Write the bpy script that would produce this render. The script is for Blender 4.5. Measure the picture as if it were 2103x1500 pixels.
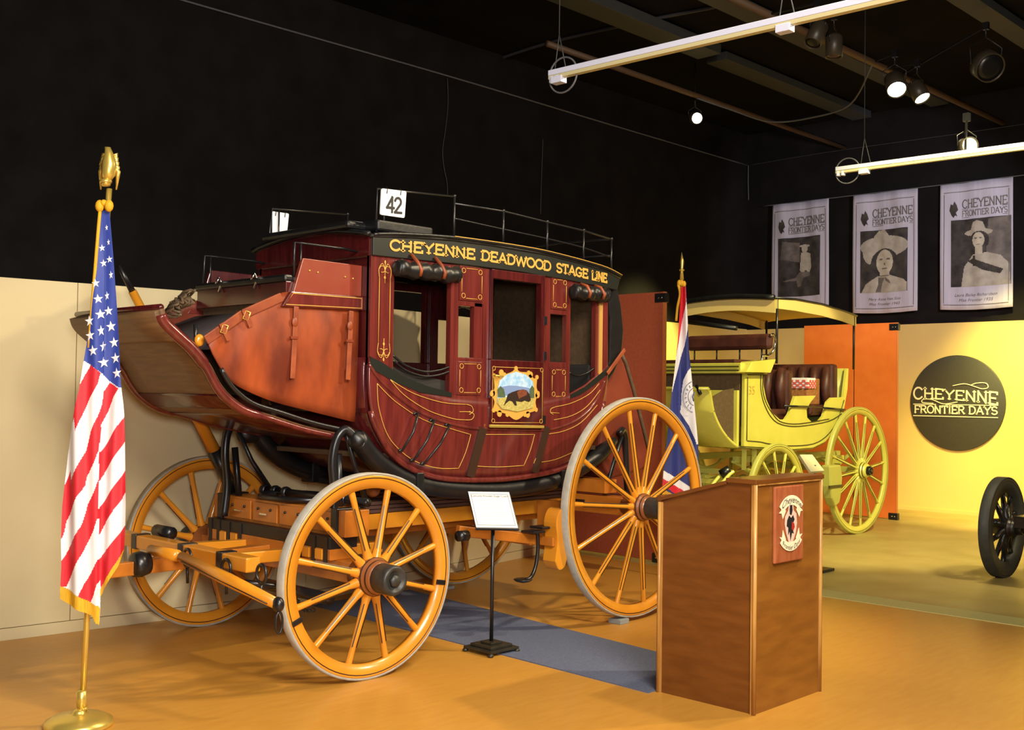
import bpy, math, random
from mathutils import Vector, Matrix
PI = math.pi
random.seed(4)
S = bpy.context.scene
for o in list(bpy.data.objects):
    bpy.data.objects.remove(o)

def lin(c):
    return tuple(((v/255)/12.92 if v/255 <= .04045 else ((v/255+.055)/1.055)**2.4) for v in c)

# ---------------------------------------------------------------- camera
cam_d = bpy.data.cameras.new('camera')
cam = bpy.data.objects.new('camera', cam_d)
S.collection.objects.link(cam)
S.camera = cam
YAW, PITCH, ROLL = .798132, .025872, .013967
cam_d.sensor_fit = 'HORIZONTAL'
cam_d.sensor_width = 36
cam_d.lens = 2273.02/2103*36
cam_d.clip_end = 60
fw = Vector((math.sin(YAW)*math.cos(PITCH), math.cos(YAW)*math.cos(PITCH), math.sin(PITCH)))
rt = Vector((math.cos(YAW), -math.sin(YAW), 0))
up = rt.cross(fw)
c_, s_ = math.cos(ROLL), math.sin(ROLL)
rt, up = rt*c_+up*s_, up*c_-rt*s_
M = Matrix((rt, up, -fw)).transposed().to_4x4()
M.translation = (-4.0109, -5.9344, 1.6314)
cam.matrix_world = M

# ---------------------------------------------------------------- world, exposure, lights
w = bpy.data.worlds.new('world')
S.world = w
w.use_nodes = True
w.node_tree.nodes['Background'].inputs[0].default_value = (.55, .6, .75, 1)
w.node_tree.nodes['Background'].inputs[1].default_value = .06
S.view_settings.view_transform = 'Standard'
S.view_settings.look = 'None'
S.view_settings.exposure = 0
S.view_settings.gamma = 1
S.view_settings.use_curve_mapping = False

def aim(o, tgt):
    d = Vector(tgt)-o.location
    o.rotation_euler = d.to_track_quat('-Z', 'Y').to_euler()
def area(name, loc, tgt, size, power, col):
    d = bpy.data.lights.new(name, 'AREA')
    d.shape = 'DISK'; d.size = size; d.energy = power; d.color = col
    o = bpy.data.objects.new(name, d); o.location = loc; aim(o, tgt)
    S.collection.objects.link(o)
def spot(name, loc, tgt, deg, power, col, rad=.06, blend=.5):
    d = bpy.data.lights.new(name, 'SPOT')
    d.spot_size = math.radians(deg); d.spot_blend = blend; d.energy = power; d.color = col
    d.shadow_soft_size = rad
    o = bpy.data.objects.new(name, d); o.location = loc; aim(o, tgt)
    S.collection.objects.link(o)
area('camera_flash', (-3.95, -6.05, 1.95), (0, -1, 1.3), .5, 150, (1, .97, .95))
area('house_light_front', (-2.2, -6.4, 4.6), (.6, -.3, .9), 2.4, 560, (1, .91, .76))
spot('track_spot_coach', (4.3, -4.6, 5.0), (1.5, 0, 1.0), 62, 900, (1, .82, .55), .1)
spot('track_spot_floor', (2.2, -3.0, 5.2), (.8, -1.8, 0), 80, 380, (1, .80, .5), .15)
spot('yellow_spot_carriage', (5.2, -3.4, 5.2), (7.9, .4, 1.1), 56, 1750, (1, .88, .42), .12)
spot('yellow_spot_logo', (9.6, -1.0, 4.4), (11.8, -.75, 1.0), 68, 2100, (1, .86, .28), .12, .9)
spot('fill_spot_tan_floor', (6.0, -5.0, 5.6), (7.6, -1.8, 0), 64, 900, (1, .86, .5), .3, .9)  # unseen lamp added to brighten the tan floor
spot('yellow_spot_back_wall', (9.0, 2.4, 5.1), (8.9, 4.1, .9), 46, 1500, (1, .88, .3), .12, .4)
spot('banner_light', (7.2, -2.2, 3.9), (11.7, 1.6, 3.9), 46, 620, (.92, .88, 1), .2)

# ---------------------------------------------------------------- materials
def _nodes(name):
    m = bpy.data.materials.new(name)
    m.use_nodes = True
    return m, m.node_tree.nodes, m.node_tree.links, m.node_tree.nodes['Principled BSDF']

def mat(name, rgb, rough=.5, metal=0, var=.0, scale=8, stretch=(1, 1, 1), rgb2=None, bump=0, coat=0, spec=.5, emit=0):
    m, N, L, B = _nodes(name)
    c = lin(rgb)+(1,)
    B.inputs['Base Color'].default_value = c
    B.inputs['Roughness'].default_value = rough
    B.inputs['Metallic'].default_value = metal
    B.inputs['Coat Weight'].default_value = coat
    B.inputs['Coat Roughness'].default_value = .12
    B.inputs['Specular IOR Level'].default_value = spec
    if emit:
        B.inputs['Emission Color'].default_value = c
        B.inputs['Emission Strength'].default_value = emit
    if var or rgb2 or bump:
        tc = N.new('ShaderNodeTexCoord'); mp = N.new('ShaderNodeMapping')
        mp.inputs['Scale'].default_value = stretch
        nz = N.new('ShaderNodeTexNoise'); nz.inputs['Scale'].default_value = scale
        nz.inputs['Detail'].default_value = 6
        L.new(tc.outputs['Object'], mp.inputs[0]); L.new(mp.outputs[0], nz.inputs['Vector'])
        if var or rgb2:
            cr = N.new('ShaderNodeValToRGB')
            cr.color_ramp.elements[0].position = .32; cr.color_ramp.elements[1].position = .68
            if rgb2: a = lin(rgb2)
            else: a = tuple(v*(1-var) for v in c[:3])
            cr.color_ramp.elements[0].color = a+(1,)
            cr.color_ramp.elements[1].color = c
            L.new(nz.outputs['Fac'], cr.inputs[0]); L.new(cr.outputs[0], B.inputs['Base Color'])
        if bump:
            bp_ = N.new('ShaderNodeBump'); bp_.inputs['Strength'].default_value = bump
            bp_.inputs['Distance'].default_value = .01
            L.new(nz.outputs['Fac'], bp_.inputs['Height']); L.new(bp_.outputs[0], B.inputs['Normal'])
    return m

K = dict(
    black_wall=mat('black_drape', (30, 27, 27), .95, var=.35, scale=3, spec=.1),
    ceil=mat('black_ceiling', (24, 22, 22), .95, var=.4, scale=2, spec=.1),
    cream=mat('cream_paint', (224, 208, 164), .8, var=.06, scale=2),
    gold_wall=mat('golden_paint', (226, 196, 118), .8, var=.05, scale=2),
    floor=mat('orange_laminate', (201, 146, 60), .38, rgb2=(194, 137, 54), scale=5, stretch=(1, 5, 1), coat=.08),
    floor2=mat('tan_floor', (182, 160, 96), .45, rgb2=(164, 142, 78), scale=2, stretch=(1, 1, 1)),
    edge=mat('floor_edge', (186, 176, 110), .5),
    rug=mat('blue_grey_carpet', (96, 104, 128), .95, rgb2=(82, 89, 114), scale=90, bump=.3),
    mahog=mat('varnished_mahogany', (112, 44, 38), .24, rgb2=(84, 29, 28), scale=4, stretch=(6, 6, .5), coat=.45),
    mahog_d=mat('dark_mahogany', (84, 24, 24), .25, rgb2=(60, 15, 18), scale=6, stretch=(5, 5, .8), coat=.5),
    redpanel=mat('red_brown_panel', (134, 60, 42), .35, rgb2=(132, 52, 36), scale=12, coat=.2),
    leather=mat('tan_leather', (162, 74, 34), .42, rgb2=(100, 38, 19), scale=3.2, stretch=(1.8, 1, .8), bump=.15),
    strap=mat('strap_leather', (156, 78, 42), .45, rgb2=(126, 56, 32), scale=9),
    footb=mat('worn_brown_boards', (116, 84, 52), .5, rgb2=(94, 66, 40), scale=9, stretch=(3, .5, 6)),
    black=mat('black_leather', (26, 26, 28), .38, rgb2=(18, 18, 20), scale=14, bump=.2),
    iron=mat('black_iron', (24, 24, 27), .32, spec=.6),
    boardblk=mat('black_letterboard', (30, 33, 29), .35),
    gilt=mat('gilt_line', (204, 158, 70), .45),
    brass=mat('polished_brass', (226, 196, 96), .3, metal=.65, spec=1),
    silver=mat('chrome', (220, 220, 215), .15, metal=1),
    yellow=mat('ochre_yellow_paint', (222, 148, 40), .3, rgb2=(212, 136, 34), scale=6, coat=.4),
    yellow_d=mat('ochre_brown_paint', (192, 116, 36), .35, rgb2=(172, 98, 30), scale=8, coat=.3),
    hub=mat('hub_brown_paint', (142, 82, 42), .35, coat=.3),
    tire=mat('grey_iron_tyre', (172, 167, 156), .55, rgb2=(154, 150, 141), scale=20),
    batten=mat('dark_brown_batten', (58, 38, 28), .4),
    worn=mat('worn_black_iron', (62, 61, 58), .45, rgb2=(40, 39, 38), scale=16),
    strip=mat('tan_streak', (186, 142, 74), .4),
    rubber=mat('black_rubber', (44, 44, 40), .6, rgb2=(56, 54, 48), scale=20),
    stripe=mat('dark_pinstripe', (60, 34, 18), .4),
    dark_in=mat('dark_interior', (96, 76, 52), .7, rgb2=(80, 62, 42), scale=30),
    tuft=mat('brown_tufted_leather', (84, 44, 34), .5, rgb2=(62, 30, 24), scale=8),
    lemon=mat('lemon_yellow_paint', (212, 206, 92), .35, rgb2=(200, 192, 76), scale=4, coat=.3),
    lemon_d=mat('olive_yellow_paint', (178, 176, 84), .4),
    olive=mat('olive_line', (70, 66, 30), .5),
    canopy=mat('canopy_fabric', (222, 196, 120), .7),
    white=mat('white_plastic', (240, 240, 244), .4),
    paper=mat('white_paper', (246, 246, 242), .6),
    ink=mat('black_ink', (28, 28, 30), .6),
    greyink=mat('grey_ink', (120, 120, 118), .6),
    fixt=mat('white_enamel', (216, 220, 244), .45),
    grey=mat('grey_paint', (58, 60, 62), .6),
    rust=mat('brown_pipe', (86, 62, 42), .6),
    can=mat('spotlight_can', (62, 54, 44), .4),
    fred=mat('flag_red', (214, 36, 50), .6, var=.08, scale=10, stretch=(20, 20, 1)),
    fwhite=mat('flag_white', (236, 234, 236), .6),
    fblue=mat('flag_blue', (46, 66, 156), .6, var=.12, scale=8, stretch=(20, 20, 1)),
    fnavy=mat('flag_navy', (42, 52, 124), .6, var=.15, scale=8, stretch=(20, 20, 1)),
    fringe=mat('gold_fringe', (236, 178, 30), .7, var=.3, scale=60, stretch=(3, 3, .3)),
    podium=mat('brown_veneer', (114, 66, 24), .34, rgb2=(98, 53, 18), scale=5, stretch=(1, 1, 5), coat=.3),
    podium2=mat('light_brown_veneer', (146, 94, 34), .34, rgb2=(124, 76, 26), scale=4, stretch=(1, 1, 4), coat=.3),
    molding=mat('worn_gilded_highlight', (196, 148, 78), .35, rgb2=(148, 96, 40), scale=14, stretch=(1, 1, .2), coat=.2),  # worn gilded molding, its golden highlight put into the colour
    plaque=mat('light_red_wood', (172, 100, 62), .4, rgb2=(152, 80, 48), scale=8, stretch=(4, 4, 1)),
    orange=mat('orange_panel', (232, 122, 46), .6, rgb2=(224, 112, 40), scale=6),
    rpanel=mat('brick_red_panel', (176, 86, 56), .6, rgb2=(166, 78, 50), scale=40),
    redbrown_edge=mat('panel_edge', (206, 118, 62), .5),
    sky=mat('painted_sky', (120, 178, 226), .5, rgb2=(190, 214, 236), scale=30),
    hill=mat('painted_hill', (118, 142, 190), .5),
    grass=mat('painted_grass', (206, 190, 110), .5, rgb2=(150, 140, 70), scale=70),
    tree=mat('painted_trees', (62, 84, 58), .5, rgb2=(90, 104, 74), scale=70),
    bison=mat('painted_bison', (44, 28, 22), .5),
    bison2=mat('painted_bison_hump', (134, 72, 46), .5, rgb2=(90, 46, 30), scale=80),
    banner=mat('banner_cloth', (196, 190, 204), .8, var=.1, scale=3, stretch=(1, 9, .4)),
    ph_d=mat('photo_dark', (38, 34, 36), .8, rgb2=(74, 68, 62), scale=7),
    ph_m=mat('photo_mid', (122, 112, 104), .8, rgb2=(86, 80, 76), scale=8),
    ph_l=mat('photo_light', (186, 178, 160), .8, rgb2=(160, 150, 136), scale=9),
    ph_f=mat('photo_face', (200, 190, 168), .8, rgb2=(178, 168, 148), scale=14),
    logo=mat('dark_logo_disc', (66, 64, 56), .5, rgb2=(60, 58, 52), scale=60),
    cream_ink=mat('cream_lettering', (240, 232, 196), .5),
    red_ink=mat('red_ink', (176, 44, 36), .5),
    lamp=mat('lamp_glass_lit', (255, 250, 205), .4, emit=12),
    lamp_dim=mat('lamp_glass_dim', (225, 230, 205), .4, emit=.7),
    basket=mat('wicker', (176, 118, 66), .7, rgb2=(140, 86, 44), scale=50),
    check=mat('red_check_cloth', (206, 92, 84), .8),
    foil=mat('dark_cloth', (44, 40, 36), .8, var=.3, scale=6),
)

# ---------------------------------------------------------------- mesh builder
class MB:
    def __init__(s): s.v = []; s.f = []; s.m = []; s.mi = 0; s.smooth = []; s.sm = False
    def add(s, vs, fs):
        b = len(s.v); s.v += [tuple(v) for v in vs]
        for f in fs:
            s.f.append([b+i for i in f]); s.m.append(s.mi); s.smooth.append(s.sm)
        return s
    def bx(s, x0, x1, y0, y1, z0, z1):
        vs = [(x, y, z) for x in (x0, x1) for y in (y0, y1) for z in (z0, z1)]
        return s.add(vs, [(0, 1, 3, 2), (4, 6, 7, 5), (0, 4, 5, 1), (2, 3, 7, 6), (0, 2, 6, 4), (1, 5, 7, 3)])
    def bar(s, p, q, w, h, upv=(0, 0, 1), w2=None, h2=None):
        p, q = Vector(p), Vector(q); d = (q-p).normalized(); u = Vector(upv)
        a = d.cross(u)
        if a.length < 1e-4: a = d.cross(Vector((1, 0, 0)))
        a.normalize(); u = a.cross(d)
        w2 = w if w2 is None else w2; h2 = h if h2 is None else h2
        vs = []
        for c, ww, hh in ((p, w, h), (q, w2, h2)):
            for i, j in ((-1, -1), (1, -1), (1, 1), (-1, 1)): vs.append(c+a*i*ww/2+u*j*hh/2)
        return s.add(vs, [(3, 2, 1, 0), (4, 5, 6, 7), (0, 1, 5, 4), (1, 2, 6, 5), (2, 3, 7, 6), (3, 0, 4, 7)])
    def tube(s, pts, r, n=8, closed=False, flat=None):
        pts = [Vector(p) for p in pts]; N = len(pts)
        R = r if isinstance(r, (list, tuple)) else [r]*N
        rings = []; ref = None
        sm = s.sm; s.sm = True
        for i, p in enumerate(pts):
            a = pts[(i-1) % N] if (closed or i > 0) else p
            b = pts[(i+1) % N] if (closed or i < N-1) else p
            d = (b-a).normalized()
            if ref is None:
                ref = d.cross(Vector((0, 0, 1)))
                if ref.length < .05: ref = d.cross(Vector((0, 1, 0)))
            ref = (ref-d*ref.dot(d)).normalized(); bi = d.cross(ref)
            rings.append([p+(ref*math.cos(2*PI*k/n)+bi*math.sin(2*PI*k/n))*R[i] for k in range(n)])
        vs = [v for rg in rings for v in rg]; fs = []
        for i in range(N if closed else N-1):
            j = (i+1) % N
            for k in range(n):
                l = (k+1) % n; fs.append((i*n+k, i*n+l, j*n+l, j*n+k))
        if not closed:
            fs.append(tuple(range(n-1, -1, -1))); fs.append(tuple((N-1)*n+k for k in range(n)))
        s.add(vs, fs); s.sm = sm
        return s
    def lathe(s, prof, o, ax, n=24, cap=True):
        o = Vector(o); ax = Vector(ax).normalized()
        a = ax.orthogonal().normalized(); b = ax.cross(a)
        sm = s.sm; s.sm = True
        vs = [o+ax*h+(a*math.cos(2*PI*k/n)+b*math.sin(2*PI*k/n))*r for r, h in prof for k in range(n)]
        fs = [(i*n+k, i*n+(k+1) % n, (i+1)*n+(k+1) % n, (i+1)*n+k) for i in range(len(prof)-1) for k in range(n)]
        if cap:
            fs.append(tuple(range(n-1, -1, -1))); fs.append(tuple((len(prof)-1)*n+k for k in range(n)))
        s.add(vs, fs); s.sm = sm
        return s
    def ball(s, c, r, n=14, m=8):
        if not isinstance(r, (tuple, list)): r = (r, r, r)
        sm = s.sm; s.sm = True
        vs = [(c[0]+r[0]*math.sin(PI*i/m)*math.cos(2*PI*k/n), c[1]+r[1]*math.sin(PI*i/m)*math.sin(2*PI*k/n), c[2]+r[2]*math.cos(PI*i/m)) for i in range(m+1) for k in range(n)]
        fs = [(i*n+k, (i+1)*n+k, (i+1)*n+(k+1) % n, i*n+(k+1) % n) for i in range(m) for k in range(n)]
        s.add(vs, fs); s.sm = sm
        return s
    def prism(s, poly, ax, a0, a1):
        """poly: list of 2d points in the plane normal to ax ('x': (y,z), 'y': (x,z), 'z': (x,y))"""
        n = len(poly)
        def P(p, a): return (a, p[0], p[1]) if ax == 'x' else (p[0], a, p[1]) if ax == 'y' else (p[0], p[1], a)
        vs = [P(p, a0) for p in poly]+[P(p, a1) for p in poly]
        fs = [tuple(range(n)), tuple(range(2*n-1, n-1, -1))]+[(i, n+i, n+(i+1) % n, (i+1) % n) for i in range(n)]
        return s.add(vs, fs)
    def sheet(s, rows, th=0, smooth=True):
        R = len(rows); C = len(rows[0]); sm = s.sm; s.sm = smooth
        rows = [[Vector(p) for p in r] for r in rows]
        vs = [p for r in rows for p in r]
        fs = [(i*C+j, i*C+j+1, (i+1)*C+j+1, (i+1)*C+j) for i in range(R-1) for j in range(C-1)]
        if th:
            ns = []
            for i in range(R):
                for j in range(C):
                    a = rows[min(i+1, R-1)][j]-rows[max(i-1, 0)][j]; b = rows[i][min(j+1, C-1)]-rows[i][max(j-1, 0)]
                    ns.append(a.cross(b).normalized()*th)
            q = len(vs); vs = vs+[v+k for v, k in zip(vs, ns)]
            fs += [tuple(reversed([q+t for t in f])) for f in fs[:]]
            for j in range(C-1):
                fs.append((j, q+j, q+j+1, j+1)); e = (R-1)*C; fs.append((e+j+1, q+e+j+1, q+e+j, e+j))
            for i in range(R-1):
                fs.append(((i+1)*C, q+(i+1)*C, q+i*C, i*C)); e = C-1; fs.append((i*C+e, q+i*C+e, q+(i+1)*C+e, (i+1)*C+e))
        s.add(vs, fs); s.sm = sm
        return s

OFF = {}
def raw(name, me_or_none, parent=None, loc=(0, 0, 0), rot=None):
    o = bpy.data.objects.new(name, me_or_none)
    S.collection.objects.link(o)
    o.location = loc
    if rot: o.rotation_euler = rot
    if parent: o.parent = parent
    return o
def build(mb, mats, name, off=Vector((0, 0, 0))):
    me = bpy.data.meshes.new(name)
    me.from_pydata([tuple(Vector(v)-off) for v in mb.v], [], mb.f)
    for m in (mats if isinstance(mats, (list, tuple)) else [mats]): me.materials.append(m)
    me.polygons.foreach_set('material_index', mb.m)
    me.polygons.foreach_set('use_smooth', mb.smooth)
    me.validate(); me.update()
    return me
def bevel(o, w, seg=2):
    if w:
        b = o.modifiers.new('bevel', 'BEVEL'); b.width = w; b.segments = seg; b.limit_method = 'ANGLE'; b.angle_limit = .7
def part(name, mb, mats, parent, label=None, bev=0, local=False, loc=(0, 0, 0), rot=None):
    off = Vector((0, 0, 0)) if local else OFF.get(parent.name, Vector((0, 0, 0)))
    me = build(mb, mats, name, off)
    o = raw(name, me, parent, loc, rot)
    OFF[o.name] = off
    if label: o['label'] = label
    bevel(o, bev)
    return o
def thing(name, label, cat, loc, group=None):
    o = raw(name, None, None, loc); o.empty_display_size = .1
    o['label'] = label; o['category'] = cat
    if group: o['group'] = group
    OFF[o.name] = Vector(loc)
    return o
def solo(name, mb, mats, label, cat, loc, bev=0, group=None):
    me = build(mb, mats, name, Vector(loc)); o = raw(name, me, None, loc)
    o['label'] = label; o['category'] = cat; OFF[o.name] = Vector(loc)
    if group: o['group'] = group
    bevel(o, bev)
    return o
def struct(name, mb, mats, label, bev=0):
    me = build(mb, mats, name); o = raw(name, me)
    o['kind'] = 'structure'; o['label'] = label; OFF[o.name] = Vector((0, 0, 0))
    bevel(o, bev)
    return o
def smooth_path(pts, k=6):
    """Catmull-Rom through pts (tuples of any size)"""
    out = []; n = len(pts)
    for i in range(n-1):
        p0 = pts[max(i-1, 0)]; p1 = pts[i]; p2 = pts[i+1]; p3 = pts[min(i+2, n-1)]
        for j in range(k):
            t = j/k
            out.append(tuple(.5*((2*b)+(-a+c)*t+(2*a-5*b+4*c-d)*t*t+(-a+3*b-3*c+d)*t**3) for a, b, c, d in zip(p0, p1, p2, p3)))
    out.append(tuple(pts[-1]))
    return out
def resample(pts, n):
    L = [0]
    for a, b in zip(pts, pts[1:]): L.append(L[-1]+math.dist(a, b))
    out = []
    j = 0
    for i in range(n):
        t = L[-1]*i/(n-1)
        while j < len(L)-2 and L[j+1] < t: j += 1
        k = (t-L[j])/max(L[j+1]-L[j], 1e-9)
        out.append(tuple(a+(b-a)*k for a, b in zip(pts[j], pts[j+1])))
    return out
def lerp_curve(c, x):
    for (a, za), (b, zb) in zip(c, c[1:]):
        if x <= b: return za+(zb-za)*(x-a)/(b-a)
    return c[-1][1]

# ---------------------------------------------------------------- stroke lettering (slab serif)
def arc(cx, cy, rx, ry, a0, a1, n=14):
    return [(cx+rx*math.cos(math.radians(a0+(a1-a0)*i/n)), cy+ry*math.sin(math.radians(a0+(a1-a0)*i/n))) for i in range(n+1)]
GL = {
 'A': (.9, [[(.08, 0), (.45, 1), (.82, 0)], [(.22, .33), (.68, .33)]], [(.08, 0), (.82, 0)]),
 'B': (.8, [[(.12, 0), (.12, 1), (.45, 1)]+arc(.45, .76, .25, .24, 90, -90)+[(.12, .52)], arc(.45, .26, .28, .26, 90, -90)+[(.12, 0)]], []),
 'C': (.85, [arc(.45, .5, .37, .5, 42, 318)], []),
 'D': (.85, [[(.12, 0), (.12, 1), (.38, 1)]+arc(.38, .5, .38, .5, 90, -90)+[(.12, 0)]], [(.1, 0), (.1, 1)]),
 'E': (.78, [[(.68, .85), (.68, 1), (.14, 1), (.14, 0), (.7, 0), (.7, .15)], [(.14, .5), (.55, .5)]], [(.12, 0), (.12, 1)]),
 'F': (.74, [[(.68, .84), (.68, 1), (.14, 1), (.14, 0)], [(.14, .5), (.55, .5)]], [(.14, 0)]),
 'G': (.88, [arc(.45, .5, .37, .5, 42, 320)+[(.76, .42), (.5, .42)]], []),
 'H': (.88, [[(.14, 0), (.14, 1)], [(.72, 0), (.72, 1)], [(.14, .5), (.72, .5)]], [(.14, 0), (.14, 1), (.72, 0), (.72, 1)]),
 'I': (.4, [[(.2, 0), (.2, 1)]], [(.2, 0), (.2, 1)]),
 'L': (.72, [[(.14, 1), (.14, 0), (.66, 0), (.66, .18)]], [(.14, 1)]),
 'M': (1., [[(.12, 0), (.12, 1), (.5, .3), (.88, 1), (.88, 0)]], [(.12, 0), (.88, 0)]),
 'N': (.88, [[(.14, 0), (.14, 1), (.72, 0), (.72, 1)]], [(.14, 0), (.72, 1)]),
 'O': (.9, [arc(.45, .5, .38, .5, 0, 360, 22)], []),
 'R': (.85, [[(.14, 0), (.14, 1), (.45, 1)]+arc(.45, .75, .25, .25, 90, -90)+[(.14, .5)], [(.42, .5), (.74, 0)]], [(.14, 0), (.14, 1), (.76, 0)]),
 'S': (.75, [arc(.38, .74, .28, .26, 30, 270)+arc(.38, .25, .3, .25, 90, -150)], []),
 'T': (.8, [[(.08, .84), (.08, 1), (.72, 1), (.72, .84)], [(.4, 1), (.4, 0)]], [(.4, 0)]),
 'W': (1.15, [[(.05, 1), (.32, 0), (.58, .9), (.84, 0), (1.1, 1)]], [(.05, 1), (1.1, 1)]),
 'Y': (.85, [[(.06, 1), (.42, .48), (.78, 1)], [(.42, .48), (.42, 0)]], [(.06, 1), (.78, 1), (.42, 0)]),
 '4': (.7, [[(.5, 0), (.5, 1), (.04, .28), (.66, .28)]], []),
 '2': (.7, [arc(.33, .73, .27, .27, 165, -35, 12)+[(.06, 0), (.64, 0)]], []),
 '3': (.7, [arc(.32, .74, .26, .26, 150, -90, 12), arc(.32, .26, .28, .26, 90, -150, 12)], []),
 '5': (.7, [[(.6, 1), (.12, 1), (.1, .55)]+arc(.33, .3, .28, .3, 110, -150, 12)], []),
 ' ': (.45, [], []),
}
def stroke_text(mb, txt, x0, x1, f, th=.13, serif=.13, depth=.002, h=.06):
    """letters between x0 and x1 in the (s,t) plane of f(s,t,d) -> point; t runs 0..1 over the letter height"""
    tot = sum(GL[c][0] for c in txt); k = (x1-x0)/tot; x = x0
    H = h
    for c in txt:
        w_, strokes, ser = GL[c]
        segs = []; layer = 0
        for st in strokes:
            P = [Vector((a*k+x, b*H)) for a, b in st]
            runs = [[P[0]]]
            for i in range(1, len(P)):
                runs[-1].append(P[i])
                if i < len(P)-1:
                    u = (P[i]-P[i-1]); v = (P[i+1]-P[i])
                    if u.length > 1e-7 and v.length > 1e-7 and abs(u.angle(v)) > .75: runs.append([P[i]])
            for run in runs:
                R_ = [run[0]]
                for q_ in run[1:]:
                    if (q_-R_[-1]).length > 1e-5: R_.append(q_)
                if len(R_) < 2: continue
                loop = (R_[0]-R_[-1]).length < 1e-4 and len(R_) > 6
                hw = th*H/2; lf2, rg2 = [], []
                for i, q_ in enumerate(R_):
                    a = R_[i-1] if i else (R_[-2] if loop else q_); b = R_[i+1] if i < len(R_)-1 else (R_[1] if loop else q_)
                    d_ = (b-a).normalized(); nn_ = Vector((-d_.y, d_.x))
                    e_ = d_*0
                    if not loop and i == 0: e_ = -d_*hw*.9
                    if not loop and i == len(R_)-1: e_ = d_*hw*.9
                    lf2.append(q_+e_+nn_*hw); rg2.append(q_+e_-nn_*hw)
                n_ = len(R_); dd = depth+layer*depth*.12; layer += 1
                vs = [f(v.x, v.y/H, dz) for dz in (0, dd) for L2 in (lf2, rg2) for v in L2]
                fs = []
                for i in range(n_-1):
                    fs += [(2*n_+i, 2*n_+i+1, 3*n_+i+1, 3*n_+i), (i, i+1, 2*n_+i+1, 2*n_+i), (n_+i+1, n_+i, 3*n_+i, 3*n_+i+1)]
                if not loop: fs += [(0, 2*n_, 3*n_, n_), (n_-1, 2*n_-1, 4*n_-1, 3*n_-1)]
                mb.add(vs, fs)
        for sx, sy in ser:
            yy = sy*(1-th*.5)+(th*.25 if sy == 0 else 0)
            segs.append(((sx-serif, yy), (sx+serif, yy), th*.6))
        for a, b, t_ in segs:
            ax_, ay = a[0]*k, a[1]*H; bx_, by = b[0]*k, b[1]*H
            d = math.hypot(bx_-ax_, by-ay) or 1e-6; ux, uy = (bx_-ax_)/d, (by-ay)/d
            hw = t_*H/2; e = hw*.5
            q = [(ax_-ux*e-uy*hw, ay-uy*e+ux*hw), (bx_+ux*e-uy*hw, by+uy*e+ux*hw), (bx_+ux*e+uy*hw, by+uy*e-ux*hw), (ax_-ux*e+uy*hw, ay-uy*e-ux*hw)]
            vs = [f(x+s_, t__/H, 0) for s_, t__ in q]+[f(x+s_, t__/H, depth) for s_, t__ in q]
            mb.add(vs, [(0, 1, 2, 3), (7, 6, 5, 4), (0, 4, 5, 1), (1, 5, 6, 2), (2, 6, 7, 3), (3, 7, 4, 0)])
        x += w_*k
    return mb
def font_mb(txt, size, f, shear=0, align='CENTER', spacing=1):
    cu = bpy.data.curves.new('lettering', 'FONT'); cu.body = txt; cu.size = size; cu.align_x = align; cu.shear = shear
    cu.space_character = spacing; cu.resolution_u = 3
    o = bpy.data.objects.new('lettering', cu); S.collection.objects.link(o)
    bpy.context.view_layer.update()
    me = bpy.data.meshes.new_from_object(o.evaluated_get(bpy.context.evaluated_depsgraph_get()))
    mb = MB(); mb.add([f(v.co.x, v.co.y) for v in me.vertices], [tuple(p.vertices) for p in me.polygons])
    bpy.data.objects.remove(o); bpy.data.curves.remove(cu); bpy.data.meshes.remove(me)
    return mb
def poly2(mb, pts, f, d0=0, d1=.002):
    n = len(pts); mb.add([f(a, b, d0) for a, b in pts]+[f(a, b, d1) for a, b in pts],
        [tuple(range(n)), tuple(range(2*n-1, n-1, -1))]+[(i, n+i, n+(i+1) % n, (i+1) % n) for i in range(n)])
    return mb
def ell(cx, cy, rx, ry, n=24, a0=0, a1=360):
    return [(cx+rx*math.cos(math.radians(a0+(a1-a0)*i/n)), cy+ry*math.sin(math.radians(a0+(a1-a0)*i/n))) for i in range(n if a1-a0 == 360 else n+1)]

def inside(p, poly):
    x, y = p; c = False; n = len(poly); j = n-1
    for i in range(n):
        xi, yi = poly[i]; xj, yj = poly[j]
        if (yi > y) != (yj > y) and x < (xj-xi)*(y-yi)/(yj-yi)+xi: c = not c
        j = i
    return c
# ================================================================ the room
mb = MB(); mb.prism([(-9, -9), (4.33, -9), (4.33, .2), (4.62, .2), (4.62, 4.1), (-9, 4.1)], 'z', -.1, 0); struct('floor', mb, K['floor'], 'orange wood-look laminate floor')
mb = MB(); mb.bx(5.0, 11.9, -9, 4.1, -.1, .002); struct('floor.001', mb, K['floor2'], 'smooth tan floor behind the carriages')
mb = MB(); mb.bx(4.33, 4.62, -9, .2, -.1, .006); struct('trim_1', mb, K['edge'], 'pale strip where the two floors meet')
mb = MB(); mb.bx(4.62, 5.0, -9, 4.1, -.1, .004); struct('trim_2', mb, K['floor2'], 'tan strip beside the pale floor edge')
mb = MB(); mb.bx(-9, 11.9, 4.1, 4.25, 0, 6.1); struct('wall_back', mb, K['black_wall'], 'black draped back wall')
mb = MB(); mb.bx(6.2, 11.8, 4.06, 4.1, 0, 2.75); struct('wall_back.001', mb, K['gold_wall'], 'golden lower back wall behind the yellow carriage')
mb = MB(); mb.bx(11.85, 12, -9, 4.1, 0, 6.1); struct('wall_right', mb, K['black_wall'], 'black upper end wall')
mb = MB(); mb.bx(11.8, 11.85, -9, 4.1, 0, 2.74); struct('wall_right.001', mb, K['gold_wall'], 'golden lower end wall with round sign')
mb = MB(); mb.bx(11.785, 11.8, -9, 4.1, 0, .05); struct('baseboard_right', mb, K['gold_wall'], 'low golden baseboard of the end wall')
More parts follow.
